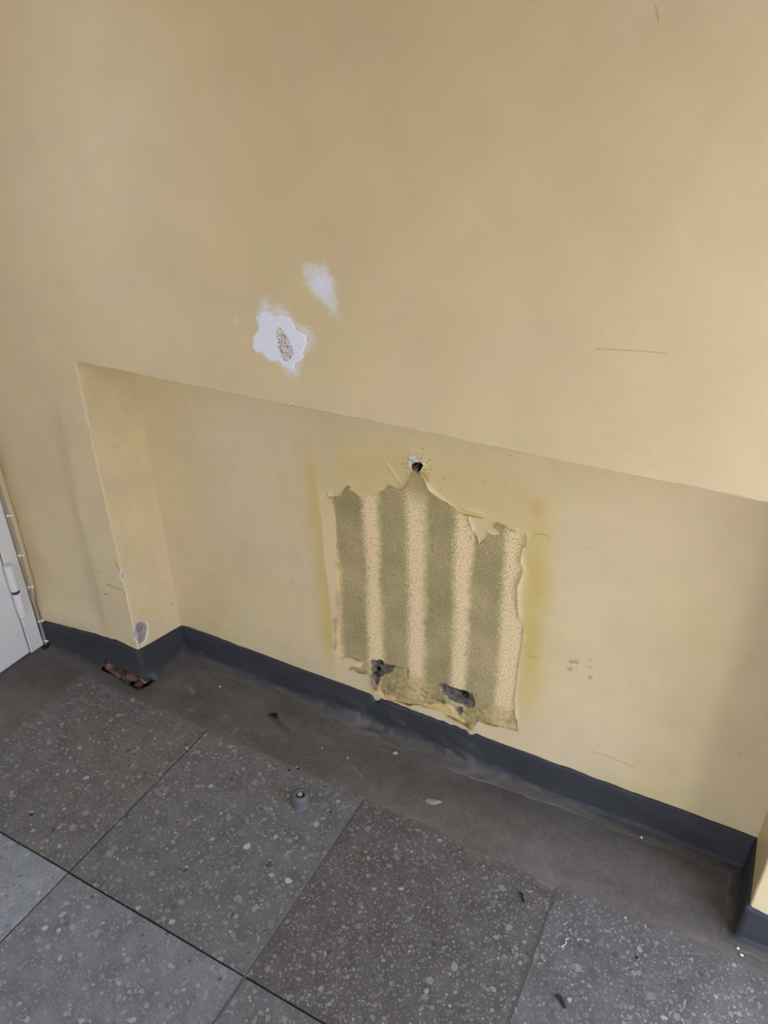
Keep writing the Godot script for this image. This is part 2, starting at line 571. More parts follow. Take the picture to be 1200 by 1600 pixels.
func build_wall() -> void:
	var wall := structure("wall_back", "yellow plastered wall with a low recessed niche")
	M.wall_node = wall
	var fx1 := 1.66
	var fy1 := 1.55
	# ---- colour of the wall face: rolled paint, filler smears, scuffs
	front = Sheet.new(2048, 1584, Vector2(XL, fy1 + 0.01), 2048.0 / (fx1 + 0.01 - XL))
	var small := paint_mottle(320, 248, PAINT, 1.0, 31)
	small.resize(2048, 1584, Image.INTERPOLATE_CUBIC)
	front.im = small
	var fill_col := rgb(228, 229, 241)
	var sa := v2(SMEAR_A)
	var fill := v2(FILL1)
	front.region(box_of(sa, 0.02), func(p: Vector2, c: Color) -> Color:
		var d := sdf(p, fill) + nz.mid.get_noise_2d(p.x * 6.0, p.y * 6.0) * 0.012
		var e := sdf(p, sa)
		var g: float = nz.grit.get_noise_2d(p.x * 1.2, p.y * 2.2) + 0.6 * nz.fine.get_noise_2d(p.x, p.y * 2.0)
		var k: float = ss(0.034, 0.002, d) * ss(0.006, -0.012, e) * clampf(0.66 + g * 0.7, 0.0, 0.95)
		return c.lerp(fill_col, k))
	var sb := v2(SMEAR_B)
	front.region(box_of(sb, 0.02), func(p: Vector2, c: Color) -> Color:
		var e := sdf(p, sb) + nz.mid.get_noise_2d(p.x * 5.0 + 3.0, p.y * 5.0) * 0.008
		var g: float = nz.grit.get_noise_2d(p.x * 1.2, p.y * 2.4) + 0.5 * nz.fine.get_noise_2d(p.x, p.y * 2.0)
		var core := ss(0.03, 0.0, (p - Vector2(0.560, 1.000)).length())
		return c.lerp(fill_col, ss(0.007, -0.010, e) * clampf(0.62 + 0.5 * core + g * 0.6, 0.0, 0.97)))
	var sc := v2(SMEAR_C)
	front.region(box_of(sc, 0.01), func(p: Vector2, c: Color) -> Color:
		return c.lerp(fill_col, ss(0.004, -0.004, sdf(p, sc)) * clampf(0.3 + nz.grit.get_noise_2d(p.x, p.y), 0.0, 0.6)))
	var dark := rgb(92, 78, 50)
	for s in [[[-0.0776, 0.3027], [-0.0716, 0.2982]], [[-0.0583, 0.2703], [-0.0499, 0.2705], [-0.0116, 0.2696]], [[-0.0754, 0.2375], [-0.06, 0.2426]], [[-0.0076, 0.2635], [-0.006, 0.2566]], [[0.9741, 1.3184], [0.9775, 1.31], [0.9795, 1.3045]], [[0.9599, 0.9604], [1.0, 0.964], [1.0443, 0.9659]], [[-0.012, 0.345], [-0.006, 0.325]]]:
		front.stroke(s.map(func(q): return Vector2(q[0], q[1])), 0.0014, dark, 0.75 if s[0][0] < 0.9 else 0.2)
	for q in [[-0.094, 0.262, 0.004], [-0.09, 0.255, 0.003], [-0.105, 0.185, 0.0028], [-0.055, 0.300, 0.002]]:
		front.stroke([Vector2(q[0], q[1]), Vector2(q[0] + 0.001, q[1])], q[2], rgb(222, 200, 165), 0.7)
	# scrapes above the skirting paint at the pier foot
	for q in [[-0.105, 0.118, -0.098, 0.106], [-0.05, 0.125, -0.035, 0.104], [-0.04, 0.122, -0.022, 0.103], [-0.028, 0.118, -0.012, 0.104]]:
		front.stroke([Vector2(q[0], q[1]), Vector2(q[2], q[3])], 0.0012, rgb(228, 208, 160), 0.8)
	# knocked edge: bare white plaster
	var knock := rgb(222, 216, 214)
	var ce := v2(CHIP_EDGE_W)
	front.region(box_of(ce, 0.01), func(p: Vector2, c: Color) -> Color:
		var e := sdf(p, ce) + nz.fine.get_noise_2d(p.x, p.y) * 0.001
		return c.lerp(rgb(188, 178, 172), ss(-0.001, -0.002, e)).lerp(knock, ss(0.0012, 0.0004, e) * ss(-0.0026, -0.001, e)))
	front.region(Rect2(0.47, YT - 0.002, 0.04, 0.02), func(p: Vector2, c: Color) -> Color:
		var e := (p - Vector2(0.489, YT + 0.001)).length() - 0.0052 + nz.fine.get_noise_2d(p.x, p.y) * 0.002
		var k := ss(0.0008, -0.0006, e)
		var crack := ss(0.0012, 0.0003, absf(p.y - YT - 0.003 - (p.x - 0.489) * 0.5)) * k
		return c.lerp(rgb(236, 228, 232), k).lerp(rgb(70, 58, 60), crack * 0.8))
	for q in [[0.7174, 0.729], [1.158, 1.172], [1.176, 1.19]]:
		front.region(Rect2(q[0], YT - 0.002, q[1] - q[0], 0.008), func(p: Vector2, c: Color) -> Color:
			return c.lerp(rgb(224, 214, 200), ss(0.0036, 0.002, p.y - YT + nz.fine.get_noise_2d(p.x, p.y) * 0.003) * 0.85))
	# chip at the pier foot runs over the edge
	front.region(Rect2(-0.014, 0.118, 0.014, 0.05), func(p: Vector2, c: Color) -> Color:
		var e := absf(p.y - 0.145) * 0.55 + absf(p.x + 0.001) - 0.011 + nz.fine.get_noise_2d(p.x, p.y) * 0.0015
		return c.lerp(rgb(176, 164, 162), ss(0.0, -0.0012, e)).lerp(knock, ss(0.0015, 0.0005, e) * ss(-0.002, -0.0006, e)))
	var pm := mat(Color.WHITE, 0.4, 0.5)
	pm.albedo_texture = tex(front.im)
	var orange := grain_image(1024, 0.09, 41, 3)
	var peel_tex := tex(orange)
	pm.heightmap_enabled = true
	pm.heightmap_texture = peel_tex
	pm.heightmap_scale = 0.05
	M.front_paint = pm
	var xs := lines(XL, fx1, 0.013, [0.0, XR])
	var ys := lines(0.0, fy1, 0.013, [YT])
	var extra := lines(0.1, 0.36, 0.004, [])
	for y in extra:
		ys.append(y)
	ys.sort()
	var face := surface_grid(xs, ys, func(x: float, y: float) -> Vector3:
		return warp(Vector3(x, y, front_z(x, y) - edge_dent(x, y))),
		func(x: float, y: float) -> Vector2: return front.uv(Vector2(x, y)),
		func(x: float, y: float) -> bool: return x > 0.0 and x < XR and y < YT, true)
	part("painted_face", face, pm, wall)
	# rest of the wall, above and beside
	M.plain_paint = mat(PAINT, 0.4, 0.5)
	var xs2 := lines(XL, XW, 0.06, [])
	var ys2 := lines(fy1, HC, 0.06, [])
	part("upper_face", surface_grid(xs2, ys2, func(x: float, y: float) -> Vector3: return warp(Vector3(x, y, 0.0)), func(x: float, y: float) -> Vector2: return Vector2(x, y), never, true), M.plain_paint, wall)
	if XW > fx1:
		part("side_face", surface_grid(lines(fx1, XW, 0.06, []), lines(0.0, fy1, 0.06, []), func(x: float, y: float) -> Vector3: return warp(Vector3(x, y, 0.0)), func(x: float, y: float) -> Vector2: return Vector2(x, y), never, true), M.plain_paint, wall)
	# masonry behind the plaster
	for b in [[Vector3(XL - 0.2, -0.06, -0.3), Vector3(XW + 0.2, HC, -D - 0.075)], [Vector3(XL - 0.2, YT + 0.012, -D - 0.075), Vector3(XW, HC, -0.014)], [Vector3(XL - 0.2, -0.06, -D - 0.075), Vector3(-0.012, YT + 0.012, -0.032)], [Vector3(XR + 0.012, -0.06, -D - 0.075), Vector3(XW, YT + 0.012, -0.014)]]:
		var mb := MB.new()
		cbox(mb, b[0], b[1], 0.001)
		part("masonry", mb, M.core, wall)
	# ---- cheeks and soffit of the niche
	var chip := v2(CHIP_CHEEK)
	var cheek := Sheet.new(220, 1056, Vector2(-D - 0.008, YT + 0.004), 1300.0)
	var cb := paint_mottle(55, 264, PAINT, 2.0, 51)
	cb.resize(220, 1056, Image.INTERPOLATE_CUBIC)
	cheek.im = cb
	cheek.region(box_of(chip, 0.01), func(p: Vector2, c: Color) -> Color:
		var e := sdf(p, chip) + nz.fine.get_noise_2d(p.x * 0.8, p.y * 0.8) * 0.0015
		var stone := rgb(172, 158, 158).lerp(rgb(150, 132, 130), clampf(0.5 + nz.fine.get_noise_2d(p.x * 1.5, p.y), 0.0, 1.0))
		return c.lerp(stone, ss(-0.0022, -0.0036, e)).lerp(knock, ss(0.0006, -0.0004, e) * ss(-0.004, -0.0022, e)))
	for q in [[-0.125, 0.155, 0.002], [-0.128, 0.128, 0.0012], [-0.06, 0.6, 0.001]]:
		cheek.stroke([Vector2(q[0], q[1]), Vector2(q[0] + 0.002, q[1] - 0.001)], q[2], rgb(90, 62, 34), 0.8)
	cheek.stroke([Vector2(-0.03, 0.154), Vector2(-0.012, 0.148), Vector2(0.0, 0.142)], 0.0016, rgb(96, 82, 84), 0.9)
	cheek.stroke([Vector2(-0.012, 0.132), Vector2(-0.006, 0.118), Vector2(-0.004, 0.11)], 0.0012, rgb(96, 82, 84), 0.6)
	var cm := mat(Color.WHITE, 0.4, 0.5)
	cm.albedo_texture = tex(cheek.im)
	cm.texture_repeat = false
	M.niche_paint = mat(PAINT, 0.4, 0.5)
	var zs := lines(-D - 0.006, -RB, 0.0035, [])
	var yc := lines(0.0, YT, 0.0035, [])
	part("niche_cheek", surface_grid(zs, yc, func(z: float, y: float) -> Vector3:
		var e := sdf(Vector2(z, y), chip) if y > 0.09 and y < 0.19 else 1.0
		var dent := ss(0.0, -0.005, e) * (0.0035 + 0.002 * nz.fine.get_noise_2d(z, y)) 
		return warp(Vector3(-dent, y, z)),
		func(z: float, y: float) -> Vector2: return cheek.uv(Vector2(z, y)), never, false), cm, wall)
	part("niche_cheek", surface_grid(lines(-D - 0.006, -RB, 0.008, []), lines(0.0, YT, 0.012, []), func(z: float, y: float) -> Vector3: return warp(Vector3(XR, y, z)),
		func(z: float, y: float) -> Vector2: return Vector2(z, y), never, true), M.niche_paint, wall)
	part("niche_soffit", surface_grid(lines(0.0, XR, 0.012, []), lines(-D - 0.006, -RB, 0.008, []), func(x: float, z: float) -> Vector3: return warp(Vector3(x, YT, z)),
		func(x: float, z: float) -> Vector2: return Vector2(x, z), never, true), M.niche_paint, wall)
	# ---- raised filler over a plugged hole
	var pit := v2(PIT1)
	var fm := mat(Color.WHITE, 0.85, 0.3)
	var fs := Sheet.new(300, 260, Vector2(0.415, 0.96), 2400.0)
	fs.im.fill(fill_col)
	fs.region(Rect2(0.41, 0.84, 0.14, 0.13), func(p: Vector2, c: Color) -> Color:
		var e := sdf(p, pit) + nz.fine.get_noise_2d(p.x, p.y) * 0.002
		var g: float = nz.grit.get_noise_2d(p.x * 0.8, p.y * 0.8)
		var k := ss(0.001, -0.003, e)
		c = c.lerp(rgb(214, 210, 204), k)
		c = c.lerp(rgb(128, 122, 112), k * ss(-0.1, 0.3, g) * 0.9)
		return c.lerp(rgb(60, 56, 52), ss(0.0035, 0.0015, (p - Vector2(0.4765, 0.9195)).length()) * 0.9))
	fm.albedo_texture = tex(fs.im)
	fm.texture_repeat = false
	var fxs := lines(0.418, 0.532, 0.0012, [])
	var fys := lines(0.853, 0.954, 0.0012, [])
	part("wall_filler", surface_grid(fxs, fys, func(x: float, y: float) -> Vector3:
		var p := Vector2(x, y)
		var h := lerpf(-0.0012, 0.0011, ss(0.0022, -0.0022, sdf(p, fill) + nz.fine.get_noise_2d(x, y) * 0.0018))
		h += 0.00025 * nz.fine.get_noise_2d(x, y)
		var k := ss(0.002, -0.004, sdf(p, pit))
		h -= k * (0.0009 + 0.0016 * nz.grit.get_noise_2d(x * 0.75, y * 0.75)) + 0.004 * ss(0.004, 0.001, (p - Vector2(0.4765, 0.9195)).length())
		h = maxf(h, -0.0012) if k < 0.2 else h
		return warp(Vector3(x, y, h)),
		func(x: float, y: float) -> Vector2: return fs.uv(Vector2(x, y)),
		func(x: float, y: float) -> bool: return sdf(Vector2(x, y), fill) > 0.0042, true), fm, wall)

func edge_dent(x: float, y: float) -> float:
	var r := 0.0
	if x < 0.002 and x > -0.016 and y > 0.1 and y < 0.36:
		r += 0.004 * ss(0.002, -0.006, sdf(Vector2(x, y), v2(CHIP_EDGE_W))) * (1.0 + 0.5 * nz.fine.get_noise_2d(x, y))
		r += 0.0045 * ss(0.018, 0.006, absf(y - 0.145)) * ss(-0.012, 0.0, x)
	if absf(x - 0.489) < 0.012 and y - YT < 0.012:
		r += 0.003 * ss(0.008, 0.003, Vector2(x - 0.489, y - YT).length())
	return r

# ---------------------------------------------------------------- back of the niche: paint coat, and the bare plaster where it has come away
const HOLES := [[0.6480, 0.6630, 0.0125, 0.055], [0.7556, 0.1700, 0.0085, 0.05], [0.5560, 0.1530, 0.0065, 0.03], [0.5535, 0.1370, 0.005, 0.025], [0.5650, 0.1770, 0.006, 0.022], [0.7110, 0.1330, 0.004, 0.012]]

func stripe_share(p: Vector2) -> float:
	# 1 where soot settled between the radiator sections, 0 where the sections kept the wall light
	var jit: float = nz.mid.get_noise_2d(p.x * 3.0, p.y * 0.8) * 0.004 + nz.fine.get_noise_2d(p.x, p.y) * 0.005 + nz.grit.get_noise_2d(p.x, p.y) * 0.008
	var x := p.x + jit
	var y := p.y
	var r := 0.0
	for s in [[curve_at([0.155, 0.474, 0.36, 0.476, 0.545, 0.462], y), curve_at([0.18, 0.537, 0.38, 0.536, 0.56, 0.531], y)], [curve_at([0.195, 0.574, 0.57, 0.567], y), curve_at([0.2, 0.634, 0.32, 0.629, 0.585, 0.624], y)], [curve_at([0.23, 0.670, 0.6, 0.663], y), curve_at([0.25, 0.727, 0.6, 0.721], y)], [curve_at([0.27, 0.762, 0.454, 0.757, 0.54, 0.764], y), curve_at([0.29, 0.821, 0.55, 0.817], y)]]:
		r = maxf(r, ss(s[0] - 0.011, s[0] + 0.009, x) * ss(s[1] + 0.011, s[1] - 0.009, x))
	# towards the top hole the soot runs across the stripe
	r = maxf(r, 0.85 * ss(0.055, 0.02, Vector2(x - 0.648, (y - 0.655) * 0.6).length()))
	return r

func hole_depth(p: Vector2) -> float:
	var r := 0.0
	for h in HOLES:
		var d: float = Vector2(p.x - h[0], p.y - h[1]).length() * (1.0 + 0.35 * nz.fine.get_noise_2d(p.x * 0.5, p.y * 0.5))
		r = maxf(r, h[3] * ss(h[2] * 1.25, h[2] * 0.8, d))
	return r

func build_niche_back() -> void:
	var wall: Node3D = M.wall_node
	var peel := v2(PEEL)
	var bb := box_of(peel, 0.0)
	# ---- bare plaster: colour
	var k := 1500.0
	var pl := Sheet.new(int((bb.size.x + 0.03) * k), int((bb.size.y + 0.03) * k), Vector2(bb.position.x - 0.015, bb.end.y + 0.015), k)
	var grey_l := v2(GREY_L)
	var grey_r := v2(GREY_R)
	var grey_r2 := v2(GREY_R2)
	var cream1 := v2(CREAM1)
	var cream2 := v2(CREAM2)
	var soot := SOOT
	var light := BARE
	var hgt := Image.create(pl.im.get_width(), pl.im.get_height(), false, Image.FORMAT_L8)
	for py in pl.im.get_height():
		for px in pl.im.get_width():
			var p := pl.at(px, py)
			var g: float = nz.grit.get_noise_2d(p.x, p.y)
			var f: float = nz.fine.get_noise_2d(p.x, p.y)
			var md: float = nz.mid.get_noise_2d(p.x, p.y)
			var s := clampf(stripe_share(p) + f * 0.08, 0.0, 1.0)
			var c := light.lerp(soot, s * (0.92 + 0.3 * md))
			c = c.lightened(clampf(g * 0.16 + f * 0.06, 0.0, 0.2)) if g > 0.0 else c.darkened(clampf(-g * 0.2, 0.0, 0.24))
			# dark grit showing through, most where the band edges are
			if g < -0.40:
				c = c.lerp(rgb(128, 106, 68), ss(-0.40, -0.54, g) * 0.65)
			if p.y < 0.215:
				var low := ss(0.17, 0.13, p.y - (p.x - 0.55) * 0.06 + md * 0.05)
				c = c.lerp(rgb(196, 170, 114).lerp(rgb(134, 116, 80), clampf(0.4 + f * 1.2 + md, 0.0, 1.0)), low * 0.6)
				for e in [[grey_l, 0.0], [grey_r, 0.0], [grey_r2, 0.0]]:
					var d := sdf(p, e[0]) + f * 0.006 + md * 0.004
					if d < 0.003:
						c = c.lerp(rgb(120, 113, 106).lerp(rgb(74, 68, 64), clampf(0.5 + f + g * 0.5, 0.0, 1.0)), ss(0.002, -0.002, d))
				for e in [cream1, cream2]:
					var d := sdf(p, e) + f * 0.004
					if d < 0.002:
						c = c.lerp(rgb(214, 184, 128), ss(0.001, -0.001, d) * 0.9)
			pl.im.set_pixel(px, py, c)
			hgt.set_pixel(px, py, Color(0.5 + 0.3 * g + 0.25 * f, 0, 0))
	# scratches in the plaster
	var rs := RandomNumberGenerator.new()
	rs.seed = 5
	for n in 46:
		var a := Vector2(rs.randf_range(0.475, 0.84), rs.randf_range(0.15, 0.56))
		var b := a + Vector2(rs.randf_range(-0.006, 0.006), rs.randf_range(-0.014, 0.014))
		pl.stroke([a, b], 0.001, rgb(206, 188, 138) if n % 3 else rgb(84, 74, 50), 0.7)
	for q in [[0.6310, 0.187, 0.6300, 0.176], [0.6300, 0.176, 0.6308, 0.163], [0.600, 0.182, 0.618, 0.183], [0.605, 0.163, 0.608, 0.157], [0.57, 0.179, 0.60, 0.181], [0.662, 0.147, 0.675, 0.141], [0.70, 0.135, 0.712, 0.131]]:
		pl.stroke([Vector2(q[0], q[1]), Vector2(q[2], q[3])], 0.0014, rgb(74, 62, 44), 0.8)
	var pmt := mat(Color.WHITE, 0.95, 0.25)
	pmt.albedo_texture = tex(pl.im)
	pmt.texture_repeat = false
	pmt.heightmap_enabled = true
	pmt.heightmap_texture = tex(hgt)
	pmt.heightmap_scale = 0.07
	var z0 := -D - 0.003
	part("bare_plaster", surface_grid(lines(bb.position.x - 0.012, bb.end.x + 0.012, 0.0022, []), lines(maxf(0.06, bb.position.y - 0.012), bb.end.y + 0.012, 0.0022, []), func(x: float, y: float) -> Vector3:
		var p := Vector2(x, y)
		var z: float = z0 + 0.0006 * nz.fine.get_noise_2d(x, y) + 0.0009 * nz.mid.get_noise_2d(x, y)
		if y < 0.2:
			var g := minf(sdf(p, grey_l), minf(sdf(p, grey_r), sdf(p, grey_r2)))
			z -= 0.005 * ss(0.002, -0.006, g) * (1.0 + 0.6 * nz.fine.get_noise_2d(x * 0.6, y * 0.6))
			z += ss(0.16, 0.11, y) * 0.0022 * nz.fine.get_noise_2d(x * 0.5, y * 0.5)
			for q in [cream1, cream2]:
				z += 0.0022 * ss(0.001, -0.002, sdf(p, q))
			# crumbled lump reaching down to the skirting
			z += 0.007 * ss(0.016, 0.004, Vector2((x - 0.779) * 1.3, y - 0.098).length()) * (0.7 + nz.fine.get_noise_2d(x * 0.7, y * 0.7))
		z -= hole_depth(p)
		return warp(Vector3(x, y, z)),
		func(x: float, y: float) -> Vector2: return pl.uv(Vector2(x, y)),
		func(x: float, y: float) -> bool: return hole_depth(Vector2(x, y)) > 0.012, true), pmt, wall)
	# ---- paint coat: colour with the water stains round the bare patch
	var ct := Sheet.new(2040, 1236, Vector2(-0.004, YT + 0.004), 2040.0 / (XR + 0.008))
	var w := 510
	var h := 309
	var base := paint_mottle(w, h, PAINT, 0.8, 61)
	for py in h:
		for px in w:
			var p := ct.at(px * 4 + 1, py * 4 + 1)
			var c := base.get_pixel(px, py)
			var md: float = nz.mid.get_noise_2d(p.x * 0.6, p.y * 0.4)
			var md2: float = nz.mid.get_noise_2d(p.x * 1.7 + 4.0, p.y * 1.2)
			# left tide mark: sharp towards the patch, feathered away from it
			var sx: float = curve_at([0.127, 0.449, 0.285, 0.446, 0.43, 0.437, 0.564, 0.433, 0.604, 0.4215], p.y) + md2 * 0.004
			var t := ss(0.003, -0.001, p.x - sx) * ss(-0.045 - md * 0.02, -0.004, p.x - sx) * ss(0.66, 0.56, p.y + md * 0.05) * ss(0.08, 0.2, p.y)
			# right tide mark
			var rx: float = curve_at([0.2859, 0.8827, 0.4336, 0.8782, 0.5663, 0.8708, 0.64, 0.8662, 0.67, 0.846], p.y) + md2 * 0.005
			var u := ss(0.046 + md * 0.02, 0.002, p.x - rx) * ss(-0.03, -0.003, p.x - rx) * ss(0.69, 0.60, p.y + md * 0.06) * ss(0.10, 0.3, p.y) * 0.85
			var yel := maxf(t * 0.85, u)
			# yellowing above the patch
			yel = maxf(yel, 0.4 * ss(0.11, 0.02, absf(p.y - 0.625 + md * 0.05)) * ss(0.43, 0.52, p.x + md * 0.04) * ss(0.91, 0.82, p.x - md * 0.05))
			c = c.lerp(STAIN, clampf(yel * (0.85 + md2 * 0.4), 0.0, 1.0))
			var o := ss(0.026, 0.0, Vector2(p.x - 0.872 + md2 * 0.01, (p.y - 0.635) * 0.7).length()) * 0.5
			o = maxf(o, 0.35 * ss(0.03, 0.0, Vector2(p.x - 0.425, (p.y - 0.605) * 0.6).length()))
			c = c.lerp(rgb(200, 152, 82), o * 0.7)
			# paler strip between the tide mark and the bare patch
			c = c.lerp(rgb(226, 202, 152), 0.5 * ss(0.0, 0.006, p.x - sx) * ss(0.475, 0.465, p.x) * ss(0.6, 0.55, p.y))
			base.set_pixel(px, py, c)
	base.resize(2040, 1236, Image.INTERPOLATE_CUBIC)
	ct.im = base
	ct.region(Rect2(0.650, 0.62, 0.035, 0.05), func(p: Vector2, c: Color) -> Color:
		var q := Vector2(p.x - 0.6655, p.y - 0.645)
		var d := Vector2(q.dot(Vector2(0.87, 0.5)), q.dot(Vector2(-0.4, 0.91)) * 0.35).length() + nz.fine.get_noise_2d(p.x, p.y) * 0.001
		return c.lerp(rgb(212, 150, 62), ss(0.0055, 0.001, d) * 0.8))
	# white plaster crumbs clinging round the top hole
	ct.region(Rect2(0.615, 0.63, 0.06, 0.06), func(p: Vector2, c: Color) -> Color:
		var d := (p - Vector2(0.645, 0.664)).length() + nz.fine.get_noise_2d(p.x * 0.6, p.y * 0.6) * 0.006
		c = c.lerp(rgb(226, 222, 226), ss(0.0165, 0.0135, d) * ss(-0.022, 0.004, -(p.x - 0.648)) * 0.9)
		return c.lerp(rgb(120, 92, 50), ss(0.26, 0.5, nz.grit.get_noise_2d(p.x * 0.6, p.y * 0.6)) * ss(0.036, 0.02, d) * 0.6))
	var grime := rgb(138, 112, 66)
	for q in [[0.9592, 0.3403], [0.967, 0.3434], [0.9916, 0.3568], [0.9598, 0.3247], [0.9711, 0.3256], [0.9936, 0.341], [0.9961, 0.3211]]:
		var qc := Vector2(q[0], q[1])
		ct.region(Rect2(qc, Vector2.ZERO).grow(0.012), func(p: Vector2, cc: Color) -> Color:
			var d := (p - qc).length() + nz.fine.get_noise_2d(p.x * 0.5, p.y * 0.5) * 0.007
			return cc.lerp(grime, ss(0.0065, 0.001, d) * 0.42))
	ct.stroke([Vector2(1.02, 0.1468), Vector2(1.0554, 0.1498), Vector2(1.0974, 0.1446)], 0.0024, grime, 0.25)
	ct.stroke([Vector2(0.8808, 0.3252), Vector2(0.9001, 0.3258)], 0.001, grime, 0.8)
	ct.stroke([Vector2(0.868, 0.585), Vector2(0.885, 0.589), Vector2(0.895, 0.586)], 0.001, grime, 0.7)
	for n in 34:
		var a := Vector2(rs.randf_range(0.03, XR - 0.03), rs.randf_range(0.1, 0.76))
		if n < 18:
			a = Vector2(rs.randf_range(0.55, 0.9), rs.randf_range(0.6, 0.74))
		ct.stroke([a, a + Vector2(rs.randf_range(-0.002, 0.002), rs.randf_range(-0.001, 0.001))], rs.randf_range(0.0007, 0.0014), grime.darkened(0.25), 0.7)
	var cm := mat(Color.WHITE, 0.4, 0.5)
	cm.albedo_texture = tex(ct.im)
	cm.texture_repeat = false
	M.coat = cm
	# ---- paint coat: geometry, cut along the torn edge; the edge stands off the plaster and rolls up here and there
	var mb := MB.new()
	var xs := []
	var ys := []
	var n1 := 160
	var n2 := 100
	for a in n1 + 1:
		xs.append(lerpf(-0.004, XR + 0.004, float(a) / n1))
	for b in n2 + 1:
		ys.append(lerpf(0.0, YT + 0.004, float(b) / n2))
	var near := bb.grow(0.02)
	var put := func(p: Vector2) -> int:
		var z := -D
		if near.has_point(p):
			var d := sdf(p, peel)
			if d < 0.02:
				var curl: float = clampf(0.35 + 1.6 * nz.mid.get_noise_2d(p.x * 2.2, p.y * 2.2), 0.0, 1.4)
				z += 0.0042 * curl * exp(-maxf(d, 0.0) / 0.0035)
				# blister under the coat right of the tear
				z += 0.0
			# crease above the left corner of the tear, and the loose blister at its right
			z += 0.0030 * exp(-pow((p.y - 0.6005 - (p.x - 0.745) * -0.06) / 0.0035, 2.0)) * ss(0.725, 0.742, p.x) * ss(0.785, 0.765, p.x)
			z += 0.0018 * exp(-pow((p.y - 0.640 + (p.x - 0.598) * 1.1) / 0.003, 2.0)) * ss(0.575, 0.59, p.x) * ss(0.622, 0.612, p.x)
		return mb.vert(warp(Vector3(p.x, p.y, z)), ct.uv(p))
	var grid := {}
	for b in n2:
		for a in n1:
			var fine := near.intersects(Rect2(xs[a], ys[b], xs[1] - xs[0], ys[1] - ys[0]))
			if not fine:
				var q := []
				for e in [[0, 0], [1, 0], [1, 1], [0, 1]]:
					var key := Vector2i(a + e[0], b + e[1])
					if not grid.has(key):
						grid[key] = put.call(Vector2(xs[a + e[0]], ys[b + e[1]]))
					q.append(grid[key])
				mb.quad(q[0], q[3], q[2], q[1])
				continue
			var nsub := 3
			for sb in nsub:
				for sa in nsub:
					var x0: float = lerpf(xs[a], xs[a + 1], float(sa) / nsub)
					var x1: float = lerpf(xs[a], xs[a + 1], float(sa + 1) / nsub)
					var y0: float = lerpf(ys[b], ys[b + 1], float(sb) / nsub)
					var y1: float = lerpf(ys[b], ys[b + 1], float(sb + 1) / nsub)
					var cell := PackedVector2Array([Vector2(x0, y0), Vector2(x1, y0), Vector2(x1, y1), Vector2(x0, y1)])
					var dm := sdf(Vector2((x0 + x1) * 0.5, (y0 + y1) * 0.5), peel)
					var reach := Vector2(x1 - x0, y1 - y0).length() * 0.5
					if dm < -reach:
						continue
					var pieces := [cell]
					if dm < reach:
						pieces = Geometry2D.clip_polygons(cell, peel)
					for pc in pieces:
						var t := Geometry2D.triangulate_polygon(pc)
						var ids := []
						for p in pc:
							var key := Vector2i(int(round(p.x * 200000.0)), 1000000 + int(round(p.y * 200000.0)))
							if not grid.has(key):
								grid[key] = put.call(p)
							ids.append(grid[key])
						for m in range(0, t.size(), 3):
							var a3: Vector2 = pc[t[m]]
							var b3: Vector2 = pc[t[m + 1]]
							var c3: Vector2 = pc[t[m + 2]]
							if (b3 - a3).cross(c3 - a3) > 0.0:
								mb.tri(ids[t[m]], ids[t[m + 2]], ids[t[m + 1]])
							else:
								mb.tri(ids[t[m]], ids[t[m + 1]], ids[t[m + 2]])
	part("paint_coat", mb, cm, wall)
	# torn rim of the coat: its thickness, pale filler under the colour
	var rim := MB.new()
	M.rim = mat(rgb(216, 188, 130), 0.8, 0.3)
	var cnt := peel.size()
	var ids := []
	for a in cnt:
		var p0 := peel[a]
		var p1 := peel[(a + 1) % cnt]
		var m := maxi(1, int((p1 - p0).length() / 0.003))
		for s in m:
			var p := p0.lerp(p1, float(s) / m)
			var curl: float = clampf(0.35 + 1.6 * nz.mid.get_noise_2d(p.x * 2.2, p.y * 2.2), 0.0, 1.4)
			var zf := -D + 0.0042 * curl
			zf += 0.0030 * exp(-pow((p.y - 0.6005 - (p.x - 0.745) * -0.06) / 0.0035, 2.0)) * ss(0.725, 0.742, p.x) * ss(0.785, 0.765, p.x)
			ids.append([rim.vert(warp(Vector3(p.x, p.y, zf))), rim.vert(warp(Vector3(p.x, p.y, zf - 0.0014 - 0.003 * (1.0 - minf(curl, 1.0)))))])
	for a in ids.size():
		var e: Array = ids[a]
		var f: Array = ids[(a + 1) % ids.size()]
		rim.quad(e[0], f[0], f[1], e[1])
	part("torn_rim", rim, M.rim, wall)
	# rolled lips of loose paint
	for q in [[[0.478, 0.5600], [0.486, 0.5670], [0.4925, 0.5800], Vector2(0.8, -0.6), 0.0045], [[0.6056, 0.6101], [0.6175, 0.6120], [0.6275, 0.6225], [0.636, 0.6375], [0.6395, 0.648], Vector2(0.75, -0.66), 0.006], [[0.7295, 0.5940], [0.746, 0.5960], [0.760, 0.5965], [0.776, 0.5930], Vector2(0.1, -1.0), 0.006], [[0.7700, 0.5370], [0.7757, 0.5472], [0.7835, 0.5570], Vector2(0.85, -0.5), 0.004], [[0.8500, 0.5560], [0.858, 0.5580], [0.8605, 0.5690], [0.855, 0.5810], Vector2(-0.9, -0.2), 0.0045], [[0.8130, 0.5890], [0.827, 0.5842], [0.848, 0.5822], Vector2(-0.1, -1.0), 0.003]]:
		curl_lip(q, wall)

